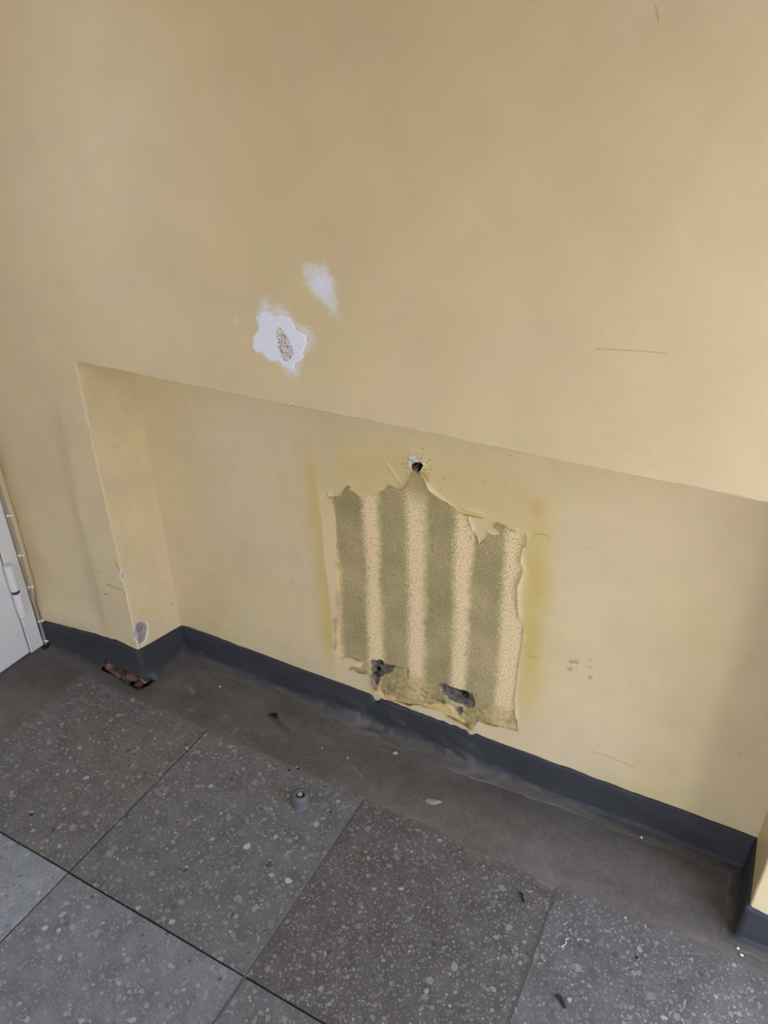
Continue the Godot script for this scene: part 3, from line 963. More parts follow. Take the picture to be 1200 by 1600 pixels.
func curl_lip(q: Array, wall: Node3D) -> void:
	var dir: Vector2 = q[q.size() - 2].normalized()
	var wd: float = q[q.size() - 1] * 1.5
	var pts := []
	for a in q.size() - 2:
		pts.append(Vector2(q[a][0], q[a][1]))
	var mb := MB.new()
	var path := []
	for a in pts.size() - 1:
		for s in 6:
			path.append(pts[a].lerp(pts[a + 1], s / 6.0))
	path.append(pts[pts.size() - 1])
	var rows := 7
	for side in 2:
		var s0 := mb.v.size()
		for a in path.size():
			var t := float(a) / (path.size() - 1)
			var w := wd * (0.25 + 0.75 * sin(PI * clampf(t, 0.04, 0.96))) * (1.0 + 0.3 * nz.fine.get_noise_2d(path[a].x, path[a].y))
			for r in rows + 1:
				var ang := 2.1 * r / rows
				var rad := w / 2.1 - (0.0006 if side else 0.0)
				var off := rad * sin(ang)
				var lift := w / 2.1 - rad * cos(ang)
				mb.vert(warp(Vector3(path[a].x + dir.x * off, path[a].y + dir.y * off, -D + 0.0004 + lift)))
		for a in path.size() - 1:
			for r in rows:
				var k := s0 + a * (rows + 1) + r
				if side:
					mb.quad(k, k + 1, k + rows + 2, k + rows + 1)
				else:
					mb.quad(k, k + rows + 1, k + rows + 2, k + 1)
	part("paint_curl", mb, M.rim, wall)

# ---------------------------------------------------------------- floor
func build_floor() -> void:
	var fl := structure("floor", "terrazzo tile floor with a grey cement border along the walls")
	M.floor_node = fl
	var mb := MB.new()
	cbox(mb, Vector3(XL - 0.2, -0.3, -0.3), Vector3(XW + 0.2, -0.045, ZW + 0.2), 0.001)
	part("slab", mb, M.bed, fl)
	mb = MB.new()
	cbox(mb, Vector3(TX, -0.044, TZ), Vector3(XW, -0.0045, ZW), 0.001)
	part("joint_mortar", mb, M.bed, fl)
	# ---- terrazzo: eight slabs in one sheet, chips of stone in grey cement
	var S := 512
	var atlas := Image.create(S * 4, S * 2, false, Image.FORMAT_RGB8)
	var rng := RandomNumberGenerator.new()
	rng.seed = 77
	var line: Array = SCREEDLINE
	for cell in 8:
		var cx := (cell % 4) * S
		var cy := (cell / 4) * S
		var dense: bool = cell % 4 >= 2 and cell < 4
		var base: Color = [rgb(104, 103, 103), rgb(104, 104, 106), rgb(90, 87, 87), rgb(96, 95, 97), rgb(142, 147, 157), rgb(120, 123, 130), rgb(104, 104, 107), rgb(108, 108, 111)][cell]  # fifth slab is paler and bluer: cool sky sheen put into its colour
		for y in S:
			for x in S:
				var a: float = nz.n.get_noise_2d(cx + x * 0.6, cy * 1.3 + y * 0.6) * 0.16 + nz.n.get_noise_2d((cx + x) * 14.0, (cy + y) * 14.0) * 0.20
				atlas.set_pixel(cx + x, cy + y, Color(base.r * (1 + a), base.g * (1 + a), base.b * (1 + a)))
		var passes := [[2200, 1.4, 3.0], [1300, 2.8, 5.2], [520, 4.8, 8.5], [70, 7.5, 12.0]] if not dense else [[3400, 1.4, 3.0], [2000, 2.6, 4.8], [420, 4.6, 8.0], [24, 7.0, 11.0]]
		for ps in passes:
			for n in ps[0]:
				var r: float = rng.randf_range(ps[1], ps[2])
				var o := Vector2(rng.randf_range(0, S), rng.randf_range(0, S))
				var tone := rng.randf()
				var col := base.lerp(rgb(180, 178, 174), rng.randf_range(0.08, 0.68))
				if tone > 0.94:
					col = rgb(188, 187, 183).lerp(base, rng.randf_range(0.0, 0.4))
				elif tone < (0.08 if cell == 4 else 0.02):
					col = base.darkened(rng.randf_range(0.15, 0.38))
				elif tone < 0.2:
					col = base.lerp(rgb(150, 136, 122), 0.4)
				var planes := []
				var np := rng.randi_range(5, 8)
				var off := rng.randf() * TAU
				var squash := rng.randf_range(0.55, 1.0)
				var ang := rng.randf() * PI
				for q in np:
					var t := off + TAU * (q + rng.randf_range(-0.3, 0.3)) / np
					planes.append(Vector3(cos(t), sin(t), r * rng.randf_range(0.72, 1.0)))
				var R := int(ceil(r))
				var ca := cos(ang)
				var sa := sin(ang)
				for y in range(maxi(0, int(o.y) - R), mini(S, int(o.y) + R + 1)):
					for x in range(maxi(0, int(o.x) - R), mini(S, int(o.x) + R + 1)):
						var dx := x + 0.5 - o.x
						var dy := y + 0.5 - o.y
						var ex := dx * ca + dy * sa
						var ey := (dy * ca - dx * sa) / squash
						var d := -1e9
						for pq in planes:
							d = maxf(d, ex * pq.x + ey * pq.y - pq.z)
						if d < 0.5:
							var was := atlas.get_pixel(cx + x, cy + y)
							var edge := clampf(0.5 - d, 0.0, 1.0) * 0.88
							var c2 := col
							if d > -0.7 and r > 3.0:
								c2 = base.darkened(0.18)
							atlas.set_pixel(cx + x, cy + y, was.lerp(c2, edge))
		# cement border smeared over the tiles next to the wall, and mortar dragged along worn joints
		if cell < 4:
			for y in range(0, 70):
				for x in S:
					var wx := TX + TT * (cell % 4) + TT * x / S
					var wz := TZ + TT * y / S
					var lim: float = 0.048 + maxf(0.0, curve_smear(wx)) + nz.mid.get_noise_2d(wx * 2.5, wz * 2.5) * 0.012 + nz.fine.get_noise_2d(wx, wz) * 0.008
					var kk := ss(0.006, -0.004, wz - lim)
					if kk > 0.0:
						var c3 := SCREED.darkened(0.04).lerp(SCREED.lightened(0.05), 0.5 + 0.5 * nz.mid.get_noise_2d(wx, wz))
						atlas.set_pixel(cx + x, cy + y, atlas.get_pixel(cx + x, cy + y).lerp(c3, kk * 0.9))
		if cell == 0:
			for y in S:
				for x in range(0, 60):
					var wx := TT * x / S
					var lim: float = 0.016 + nz.mid.get_noise_2d(y * 0.006, 3.0) * 0.02 + nz.fine.get_noise_2d(wx, y * 0.001) * 0.008
					var kk := ss(0.008, -0.006, wx - lim)
					atlas.set_pixel(cx + x, cy + y, atlas.get_pixel(cx + x, cy + y).lerp(SCREED, kk * 0.85))
	# individual marks: big pale chips seen in the nearest slabs
	for q in [[1, 470, 290, 11, 7], [1, 330, 262, 9, 10], [5, 150, 470, 4, 4], [4, 420, 250, 13, 8], [5, 60, 120, 8, 7]]:
		var cx: int = (q[0] % 4) * S
		var cy: int = (q[0] / 4) * S
		for y in range(-q[4], q[4] + 1):
			for x in range(-q[3], q[3] + 1):
				var e := Vector2(float(x) / q[3], float(y) / q[4]).length() + nz.n.get_noise_2d(x * 6.0 + q[1], y * 6.0) * 0.5
				if e < 0.9:
					atlas.set_pixel(clampi(cx + q[1] + x, cx, cx + S - 1), clampi(cy + q[2] + y, cy, cy + S - 1), rgb(190, 188, 183))
	var tm := mat(Color.WHITE, 0.46, 0.5)
	tm.albedo_texture = tex(atlas)
	var rg := grain_image(512, 0.012, 91, 4)
	tm.heightmap_enabled = true
	var hg := grain_image(1024, 0.1, 92, 3)
	tm.heightmap_texture = tex(hg)
	tm.heightmap_scale = 0.03
	M.terrazzo = tm
	var shapes := {}
	var cols := 5
	var rows := 7
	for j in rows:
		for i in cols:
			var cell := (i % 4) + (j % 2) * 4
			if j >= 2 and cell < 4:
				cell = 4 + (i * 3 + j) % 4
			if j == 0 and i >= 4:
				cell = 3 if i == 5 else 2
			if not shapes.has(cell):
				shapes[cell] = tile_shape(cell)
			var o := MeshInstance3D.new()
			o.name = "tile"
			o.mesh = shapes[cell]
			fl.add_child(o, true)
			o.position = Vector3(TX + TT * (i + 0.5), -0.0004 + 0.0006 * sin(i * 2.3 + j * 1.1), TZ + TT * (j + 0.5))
			o.rotation = Vector3(0.0006 * sin(i * 1.7 + j), 0, 0.0006 * cos(i + j * 2.2))
	# joints that were filled flush long ago
	var gm := mat(rgb(98, 94, 91), 0.9, 0.3)
	for q in [[1, 0, 2], [2, 0, 7]]:
		mb = MB.new()
		var gx: float = TX + TT * (q[0] + 1)
		cbox(mb, Vector3(gx - 0.0016, -0.0045, TZ), Vector3(gx + 0.0016, -0.0007, TZ + TT * q[2]), 0.0002)
		part("joint_mortar", mb, gm, fl)
	# ---- cement border along the niche wall
	var sc := Sheet.new(2048, 240, Vector2(XL, 0.152), 2048.0 / 2.05)   # here y of the sheet is -z
	for y in 240:
		for x in 2048:
			var p := sc.at(x, y)
			sc.im.set_pixel(x, y, screed_colour(p.x, -p.y))
	# worn pale scuffs
	var pale := rgb(132, 124, 118)
	for q in [[0.104, -0.038, 0.122, -0.028, 0.008], [0.243, -0.006, 0.238, 0.004, 0.005], [0.282, 0.012, 0.292, 0.018, 0.003], [0.283, 0.014, 0.286, 0.03, 0.003], [0.30, 0.01, 0.312, 0.004, 0.002], [0.315, 0.03, 0.325, 0.022, 0.002], [0.336, 0.036, 0.346, 0.028, 0.002], [0.15, 0.02, 0.16, 0.016, 0.006], [0.57, -0.01, 0.60, 0.004, 0.004], [0.62, -0.083, 0.60, -0.08, 0.003]]:
		var a := Vector2(q[0], -q[1])
		var b := Vector2(q[2], -q[3])
		sc.region(Rect2(a, Vector2.ZERO).expand(b).grow(q[4] * 2.0), func(p: Vector2, c: Color) -> Color:
			var e := b - a
			var t := clampf((p - a).dot(e) / e.length_squared(), 0.0, 1.0)
			var d: float = (p - a - e * t).length() + nz.fine.get_noise_2d(p.x, p.y) * q[4] * 0.8
			return c.lerp(pale, ss(q[4], q[4] * 0.4, d) * 0.6))
	# a dark dragged stain behind the little clump of dirt
	sc.region(Rect2(0.325, -0.02, 0.12, 0.08), func(p: Vector2, c: Color) -> Color:
		var q := Vector2(p.x - 0.335, p.y - 0.05)
		var al := q.dot(Vector2(0.93, -0.36))
		var ac := absf(q.dot(Vector2(0.36, 0.93)))
		return c.lerp(rgb(60, 52, 47), ss(0.10, 0.0, al) * ss(-0.004, 0.004, al) * ss(0.012, 0.003, ac + nz.fine.get_noise_2d(p.x * 0.5, p.y) * 0.004) * 0.7))
	var scm := mat(Color.WHITE, 0.55, 0.45)
	scm.albedo_texture = tex(sc.im)
	scm.heightmap_enabled = true
	scm.heightmap_texture = tex(noise(93, 0.05, 4).get_seamless_image(2048, 240))
	scm.heightmap_scale = 0.05
	M.screed = scm
	M.pit = v2([-0.136, 0.013, -0.10, 0.0145, -0.06, 0.019, -0.022, 0.0235, -0.001, 0.0265, 0.006, 0.016, 0.0125, 0.004, 0.011, -0.018, -0.02, -0.02, -0.14, -0.02, -0.142, -0.004])
	part("cement_border", surface_grid(lines(XL, XW, 0.006, []), lines(-D - 0.004, 0.095, 0.003, []), func(x: float, z: float) -> Vector3:
		var lim := border_limit(x, z)
		var y: float = 0.0006 + 0.0007 * nz.mid.get_noise_2d(x * 0.6, z * 0.6) + 0.0005 * nz.mid.get_noise_2d(x * 3.0, z * 3.0)
		y -= 0.0011 * ss(-0.03, -0.002, z - lim) * ss(0.03, 0.043, z)
		y = lerpf(y, -0.006, ss(-0.002, 0.004, z - lim))
		return Vector3(x, y, z),
		func(x: float, z: float) -> Vector2: return sc.uv(Vector2(x, -z)),
		func(x: float, z: float) -> bool: return z > border_limit(x, z) + 0.008 or (z > 0.004 and x < -0.16 and z > 0.043) or (z < 0.0 and (x < -0.02 or x > XR + 0.02) and z < -0.03) or (absf(x + 0.06) < 0.1 and Geometry2D.is_point_in_polygon(Vector2(x, z), M.pit)), false), scm, fl)
	# ---- cement border along the door side
	var sm2 := mat(Color.WHITE, 0.55, 0.45)
	var s2 := Sheet.new(100, 1024, Vector2(-TZ, 0.0), 380.0)
	s2.im = Image.create(100, 1100, false, Image.FORMAT_RGB8)
	for y in 1100:
		for x in 100:
			s2.im.set_pixel(x, y, screed_colour(XL + x / 500.0, 0.04 + y / 390.0))
	sm2.albedo_texture = tex(s2.im)
	part("cement_border", surface_grid(lines(XL, TX + 0.03, 0.004, []), lines(0.04, ZW, 0.01, []), func(x: float, z: float) -> Vector3:
		var lim: float = TX + 0.008 + nz.mid.get_noise_2d(z * 0.8, 4.0) * 0.012
		var y: float = 0.0006 + 0.0007 * nz.mid.get_noise_2d(x * 0.6, z * 0.6) + 0.0005 * nz.mid.get_noise_2d(x * 3.0, z * 3.0)
		return Vector3(x, lerpf(y, -0.006, ss(-0.002, 0.004, x - lim)), z),
		func(x: float, z: float) -> Vector2: return Vector2((x - XL) / 0.2, (z - 0.04) / 2.82), never, false), sm2, fl)

func curve_smear(x: float) -> float:
	var l: Array = SCREEDLINE
	return curve_at(l.slice(6), x) - 0.048

func border_limit(x: float, z: float) -> float:
	return maxf(0.0445, 0.046 + maxf(0.0, curve_smear(x)) * 0.8 + nz.fine.get_noise_2d(x * 0.5, z * 0.5) * 0.006)

func screed_colour(x: float, z: float) -> Color:
	var a: float = nz.mid.get_noise_2d(x * 0.5, z * 0.9) * 0.16 + nz.mid.get_noise_2d(x * 3.0, z * 3.0) * 0.08 + nz.grit.get_noise_2d(x * 0.4, z * 0.4) * 0.08 + nz.big.get_noise_2d(x * 2.0, z * 3.0) * 0.1
	var c := SCREED
	var t: float = clampf(0.5 + nz.big.get_noise_2d(x * 2.2 + 9.0, z * 4.0) * 1.2, 0.0, 1.0)
	c = c.lerp(rgb(88, 88, 90), t * 0.3)
	return Color(c.r * (1 + a), c.g * (1 + a), c.b * (1 + a))

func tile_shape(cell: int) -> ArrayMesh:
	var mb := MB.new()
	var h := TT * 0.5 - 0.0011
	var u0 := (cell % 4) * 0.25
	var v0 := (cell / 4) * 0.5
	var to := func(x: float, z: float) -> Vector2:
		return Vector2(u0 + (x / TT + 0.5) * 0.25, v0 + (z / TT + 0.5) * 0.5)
	# rings: top, worn shoulder, side
	var rings := [[h - 0.0016, 0.0], [h - 0.0005, -0.0005], [h, -0.0018], [h, -0.006]]
	var per := 10
	var ring_ids := []
	for r in rings:
		var ids := []
		for s in 4:
			for k in per:
				var t := lerpf(-1.0, 1.0, float(k) / per)
				var p: Vector2 = [Vector2(t, -1), Vector2(1, t), Vector2(-t, 1), Vector2(-1, -t)][s]
				# nibbled arrises
				var w: float = 1.0 - absf(nz.n.get_noise_2d(cell * 300.0 + s * 70.0 + k * 9.0, 5.0)) * 0.006
				var q: Vector2 = p * r[0] * w
				ids.append(mb.vert(Vector3(q.x, r[1], q.y), to.call(q.x, q.y)))
		ring_ids.append(ids)
	var n := per * 4
	for r in rings.size() - 1:
		for k in n:
			var a: int = ring_ids[r][k]
			var b: int = ring_ids[r][(k + 1) % n]
			mb.quad(a, b, ring_ids[r + 1][(k + 1) % n], ring_ids[r + 1][k])
	var c := mb.vert(Vector3.ZERO, to.call(0.0, 0.0))
	for k in n:
		mb.tri(c, ring_ids[0][(k + 1) % n], ring_ids[0][k])
	# fix facing of the fan and skirts
	for k in range(0, mb.i.size(), 3):
		var f := (mb.v[mb.i[k + 2]] - mb.v[mb.i[k]]).cross(mb.v[mb.i[k + 1]] - mb.v[mb.i[k]])
		var mid := (mb.v[mb.i[k]] + mb.v[mb.i[k + 1]] + mb.v[mb.i[k + 2]]) / 3.0
		if f.dot(Vector3(mid.x, 0.4, mid.z) if f.normalized().y * f.normalized().y > 0.3 else Vector3(mid.x, 0, mid.z)) < 0.0:
			var t := mb.i[k + 1]
			mb.i[k + 1] = mb.i[k + 2]
			mb.i[k + 2] = t
	return mb.commit(M.terrazzo)

# ---------------------------------------------------------------- painted skirting with its lumpy cement cove, following the wall in and out of the niche
func build_baseboard() -> void:
	var b := structure("baseboard_back", "dark slate-grey painted skirting with a rounded cement foot")
	var mb := MB.new()
	mb.colored = true
	# path: [point, normal(s), inside-corner handling]
	var P := []
	var add := func(a: Vector2, c: Vector2, nrm: Vector2, leg: int) -> void:
		var n := int(ceil((c - a).length() / 0.004))
		for k in range(1, n):
			P.append([a.lerp(c, float(k) / n), nrm, leg])
	var c0 := Vector2(XL + 0.012, 0.0)
	P.append([c0, Vector2(0, 1), 0])
	add.call(c0, Vector2(0, 0), Vector2(0, 1), 0)
	P.append([Vector2(0, 0), Vector2(1, 1), 0])
	add.call(Vector2(0, 0), Vector2(0, -D), Vector2(1, 0), 1)
	P.append([Vector2(0, -D), Vector2(1, 1), 1])
	add.call(Vector2(0, -D), Vector2(XR, -D), Vector2(0, 1), 2)
	P.append([Vector2(XR, -D), Vector2(-1, 1), 2])
	add.call(Vector2(XR, -D), Vector2(XR, 0), Vector2(-1, 0), 3)
	P.append([Vector2(XR, 0), Vector2(-1, 1), 3])
	add.call(Vector2(XR, 0), Vector2(XW, 0), Vector2(0, 1), 4)
	P.append([Vector2(XW, 0), Vector2(0, 1), 4])
	var paint := SKIRT.srgb_to_linear()
	var scr := SCREED.srgb_to_linear()
	var K := 24
	var prev := -1
	for e in P:
		var q: Vector2 = e[0]
		var n: Vector2 = e[1]
		var leg: int = e[2]
		var top := 0.0835
		match leg:
			0: top = curve_at([-0.327, 0.0767, -0.226, 0.089, -0.135, 0.102, -0.072, 0.1065, -0.005, 0.1055], q.x)
			1: top = curve_at([-D, 0.0765, -0.071, 0.092, 0.0, 0.106], q.y)
			2: top = curve_at([0.0, 0.079, 0.03, 0.0838, XR, 0.083], q.x)
			3: top = 0.0825 + 0.018 * (q.y + D) * -1.0
			4: top = curve_at([XR, 0.0795, 1.36, 0.0755, 2.0, 0.08], q.x)
		top += 0.0012 * nz.n.get_noise_2d(q.x * 900.0, q.y * 900.0 + leg * 77.0) + 0.0016 * nz.mid.get_noise_2d(q.x, q.y + leg)
		if leg == 0:
			top += 0.004 * nz.fine.get_noise_2d(q.x * 0.3, 3.0) * ss(-0.16, -0.08, q.x)
		if leg == 2:   # broken top edge below the two pipe holes
			top += (0.006 * nz.fine.get_noise_2d(q.x * 0.35, 8.0) - 0.002) * ss(0.5, 0.56, q.x) * ss(0.84, 0.78, q.x)
			top -= 0.012 * ss(0.012, 0.003, absf(q.x - 0.556)) + 0.008 * ss(0.01, 0.003, absf(q.x - 0.779))
		var lump_in := 0.0
		if leg == 2:
			lump_in = ss(0.3, 0.55, q.x) * ss(1.0, 0.7, q.x)
		var corner_l := 0.0
		if leg == 1 or (leg == 2 and q.x < 0.25):
			corner_l = ss(0.25, 0.0, q.x) if leg == 2 else 1.0
		var cr: float = 0.010 + 0.014 * lump_in + 0.012 * corner_l + 0.006 * nz.mid.get_noise_2d(q.x * 0.7 + leg, q.y)
		if leg >= 3:
			cr = 0.007
		var row := []
		for k in K + 1:
			var off := 0.0
			var y := 0.0
			var t := float(k) / K
			if k == 0:
				off = -0.002
				y = top - 0.0002
			elif k == 1:
				off = 0.0034
				y = top - 0.0004
			elif k == 2:
				off = 0.0046
				y = top - 0.0022
			elif k < 10:
				y = lerpf(top - 0.004, cr + 0.004, (k - 3) / 7.0)
				off = 0.0058 + 0.0010 * (k - 3) / 7.0
			elif k < 18:
				var a := (k - 10) / 7.0 * PI * 0.5
				off = 0.0068 + cr * (1.0 - cos(a))
				y = 0.002 + cr * (1.0 - sin(a)) + 0.002 * (1.0 - t)
			else:
				var a := (k - 17) / 7.0
				off = 0.0068 + cr + 0.024 * a * (1.0 + 0.5 * nz.mid.get_noise_2d(q.x * 2.0, q.y * 2.0 + leg))
				y = lerpf(0.0026, -0.0015, a)
			var rough: float = nz.mid.get_noise_3d(q.x * 0.9 + leg * 3.0, y * 3.2 + off * 2.0, q.y * 0.9)
			var rf: float = nz.fine.get_noise_3d(q.x * 0.32, y * 0.9 + off * 0.8, q.y * 0.32)
			if k > 2 and k < 24:
				off += (0.0018 + 0.010 * lump_in * ss(0.075, 0.03, y)) * rough + 0.0010 * rf * (1.0 + 3.0 * lump_in)
				y += (0.0008 + 0.005 * lump_in) * rf * ss(22.0, 16.0, k) * ss(3.0, 8.0, k)
			if k >= 18 and k < 24:
				y = maxf(y, 0.0014 + 0.0008 * rf) if k < 22 else y
			if k > 2:
				off = maxf(off, 0.0058)
			var pos := Vector2(q.x + n.x * off, q.y + n.y * off)
			if off > 0.0 and n.x * n.y == 0.0:
				if leg == 2:
					pos.x = clampf(pos.x, off, XR - off)
				elif leg == 1 or leg == 3:
					pos.y = maxf(pos.y, -D + off)
			# paint ends on the cove in ragged patches; cement dust shows beyond
			var edge := 0.62 + 0.10 * rough + 0.16 * rf - 0.10 * lump_in * clampf(0.5 + rough * 2.0, 0.0, 1.0)
			if leg >= 3 or (leg == 2 and q.x > 1.05):
				edge += 0.10
			var sh := ss(edge - 0.10, edge + 0.14, t)
			var col := paint.lerp(scr, sh)
			var tone: float = 1.0 + 0.22 * rough + 0.18 * rf
			# scuffed ridge
			var sc := ss(0.16, 0.42, rf + rough * 0.6) * ss(0.34, 0.5, t) * ss(0.95, 0.7, t) * (0.25 + 0.75 * maxf(lump_in, corner_l))
			col = (col * tone).lerp(Color(0.13, 0.128, 0.128), sc * 0.6)
			col.a = 1.0
			row.append(mb.vert(Vector3(pos.x, y, pos.y), Vector2.ZERO, col))
		if prev >= 0:
			for k in K:
				var gone := false
				if leg == 0 or (leg == 1 and q.y > -0.02):
					# broken away over the rubble pocket at the pier foot
					var lim := 0.036 + 0.010 * nz.fine.get_noise_2d(q.x * 0.5, 4.0)
					if leg == 0 and q.x > -0.132 and mb.v[row[k]].y < lim * ss(-0.135, -0.11, q.x):
						gone = true
					if leg == 1 and mb.v[row[k]].y < 0.026 * ss(-0.025, -0.004, q.y):
						gone = true
				if leg == 0 and q.x < -0.311 and mb.v[row[k]].y < 0.017:
					gone = true
				if not gone:
					mb.quad(prev + k, row[k], row[k + 1], prev + k + 1)
		prev = row[0]
	# face the room
	for k in range(0, mb.i.size(), 3):
		var t := mb.i[k + 1]
		mb.i[k + 1] = mb.i[k + 2]
		mb.i[k + 2] = t
	var m := mat(Color.WHITE, 0.62, 0.4)
	m.vertex_color_use_as_albedo = true
	part("skirting", mb, m, b)
	# plain skirting on the walls outside the frame
	var sm := mat(SKIRT, 0.5)
	for w in [["baseboard_right", Vector3(XW - 0.006, 0.0, 0.03), Vector3(XW, 0.08, WR0)], ["baseboard_front", Vector3(XL + 0.02, 0.0, ZW - 0.006), Vector3(XW - 0.01, 0.08, ZW)]]:
		var g := structure(w[0], "dark slate-grey painted skirting")
		var mb2 := MB.new()
		cbox(mb2, w[1], w[2], 0.002)
		part("skirting", mb2, sm, g)

# ---------------------------------------------------------------- door at the left
func build_door() -> void:
	var wl := structure("wall_left", "yellow side wall holding the white door")
	wall_piece(wl, Vector3(XL - 0.2, -0.06, -0.05), Vector3(XL, HC, 0.006))
	wall_piece(wl, Vector3(XL - 0.2, -0.06, 0.98), Vector3(XL, HC, ZW + 0.2))
	wall_piece(wl, Vector3(XL - 0.2, 2.06, 0.006), Vector3(XL, HC, 0.98))
	var tr := structure("trim_1", "white painted steel door frame")
	for q in [[Vector3(XL - 0.06, 0.0015, 0.0125), Vector3(-0.3345, 2.04, 0.0495)], [Vector3(XL - 0.06, 0.0015, 0.942), Vector3(-0.3345, 2.04, 0.978)], [Vector3(XL - 0.06, 2.006, 0.0495), Vector3(-0.3345, 2.04, 0.942)]]:
		var mb := MB.new()
		cbox(mb, q[0], q[1], 0.0015)
		part("jamb", mb, M.white_paint, tr)
	var dr := structure("door_1", "white painted door leaf with a welded pin hinge")
	var mb := MB.new()
	cbox(mb, Vector3(XL - 0.035, 0.006, 0.0522), Vector3(-0.336, DG_B, 0.939), 0.002)
	part("leaf", mb, M.white_paint, dr)
	for q in [[DG_B, DG_T, 0.0522, DG_0], [DG_B, DG_T, DG_1, 0.939], [DG_T, 2.003, 0.0522, 0.939]]:
		mb = MB.new()
		cbox(mb, Vector3(XL - 0.035, q[0], q[2]), Vector3(-0.336, q[1], q[3]), 0.0005)
		part("stile", mb, M.white_paint, dr)
	mb = MB.new()
	mb.poly([Vector3(XL - 0.015, DG_B, DG_0), Vector3(XL - 0.015, DG_T, DG_0), Vector3(XL - 0.015, DG_T, DG_1), Vector3(XL - 0.015, DG_B, DG_1)], Vector3(1, 0, 0))
	part("pane", mb, M.glass, dr)
	# two pin hinges; the lower one is in view
	for y0 in [0.118, 1.72]:
		var hg := Node3D.new()
		hg.name = "hinge"
		dr.add_child(hg, true)
		hg.position = Vector3(-0.3275, y0, 0.0475)
		var up := MB.new()
		lathe(up, Vector3.ZERO, [[0.0001, 0.152], [0.0085, 0.152], [0.0102, 0.1505], [0.0108, 0.148], [0.0108, 0.082], [0.0100, 0.0795], [0.0001, 0.0795]], 28)
		part("knuckle", up, M.white_paint, hg)
		var lo := MB.new()
		lathe(lo, Vector3.ZERO, [[0.0001, 0.0715], [0.0088, 0.0715], [0.0098, 0.069], [0.0098, 0.003], [0.0085, 0.0], [0.0001, 0.0]], 28)
		part("knuckle", lo, M.white_paint, hg)
		var rg := MB.new()
		lathe(rg, Vector3.ZERO, [[0.0001, 0.0795], [0.0092, 0.0795], [0.0094, 0.0755], [0.0092, 0.0715], [0.0001, 0.0715]], 24)
		var ring := part("washer", rg, mat(rgb(48, 40, 36), 0.5), hg)
		ring.set_meta("label", "dark greasy hinge washer")
		var fl := MB.new()
		cbox(fl, Vector3(-0.0115, 0.004, -0.018), Vector3(-0.006, 0.07, 0.004), 0.001)
		part("leaf_plate", fl, M.white_paint, hg)
	# cable in the corner with its nail clips
	var cable := thing("cable", "thin grey cable clipped up the corner beside the white door frame", "cable", Vector3(-0.3305, 0.0, 0.0078))
	var cb := MB.new()
	var path := []
	for k in 60:
		var y := -0.012 + 2.02 * k / 59.0
		path.append(Vector3(0.0012 * sin(y * 23.0), y, 0.0008 * sin(y * 17.0 + 1.0)))
	tube(cb, path, 0.0031, 10)
	part("sheath", cb, mat(rgb(150, 142, 140), 0.55), cable)
	var clip_m := mat(rgb(236, 232, 228), 0.4)
	var nail_m := mat(rgb(170, 168, 165), 0.3, 0.5, 1.0)
	for y in [0.014, 0.078, 0.182, 0.275, 0.385, 0.5, 0.62, 0.75, 0.9, 1.05, 1.2, 1.35, 1.5, 1.65, 1.8, 1.95]:
		var cl := Node3D.new()
		cl.name = "clip"
		cable.add_child(cl, true)
		cl.position = Vector3(0.0012 * sin(y * 23.0), y, 0)
		var m1 := MB.new()
		lathe(m1, Vector3(0, 0, 0), [[0.0032, 0.0026], [0.0044, 0.0026], [0.0046, 0.002], [0.0046, -0.002], [0.0044, -0.0026], [0.0032, -0.0026]], 18)
		cbox(m1, Vector3(0.003, -0.0026, -0.0062), Vector3(0.0095, 0.0026, 0.0015), 0.0006)
		part("saddle", m1, clip_m, cl)
		var m2 := MB.new()
		for s in 1:
			lump(m2, Vector3(0.0065, 0.0, 0.002), Vector3(0.0016, 0.0016, 0.0008), 3.0, 0.0, 5)
		part("nail", m2, nail_m, cl)
	# hole the cable drops into
	var hole := MB.new()
	lathe(hole, Vector3(-0.3225, 0.0026, 0.0135), [[0.0001, 0.0], [0.006, 0.0], [0.0095, -0.0003], [0.0118, -0.0016]], 18, 0.5)
	cbox(hole, Vector3(-0.334, 0.0, -0.004), Vector3(-0.3105, 0.018, 0.0045), 0.001)
	var ho := part("cable_hole", hole, M.dark_gap, M.floor_node)
	ho.set_meta("label", "ragged black hole where the cable enters the floor")

# ---------------------------------------------------------------- capped pipe stub in the floor
func build_stub() -> void:
	var t := thing("floor_stub", "squat grey painted pipe stub with a steel bolt standing in the terrazzo", "pipe stub", Vector3(0.524, -0.001, 0.118))
	var mb := MB.new()
	lathe(mb, Vector3.ZERO, [[0.0078, 0.0225], [0.0080, 0.0275], [0.0090, 0.0292], [0.0125, 0.0294], [0.0150, 0.0282], [0.0160, 0.0255], [0.0163, 0.014], [0.0165, 0.005], [0.0172, 0.0018], [0.0195, 0.0004], [0.021, -0.0006]], 40, 0.03)
	part("sleeve", mb, mat(rgb(98, 98, 100), 0.5), t)
	mb = MB.new()
	lathe(mb, Vector3.ZERO, [[0.0001, 0.0232], [0.0078, 0.0232], [0.0081, 0.0222]], 28)
	part("socket", mb, M.dark_gap, t)
	mb = MB.new()
	lathe(mb, Vector3(-0.0006, 0.0, 0.0), [[0.0001, 0.0278], [0.0022, 0.0282], [0.0034, 0.0290], [0.0046, 0.0294], [0.0053, 0.0286], [0.0054, 0.0232]], 28)
	part("bolt", mb, mat(rgb(205, 205, 207), 0.25, 0.5, 0.85), t)

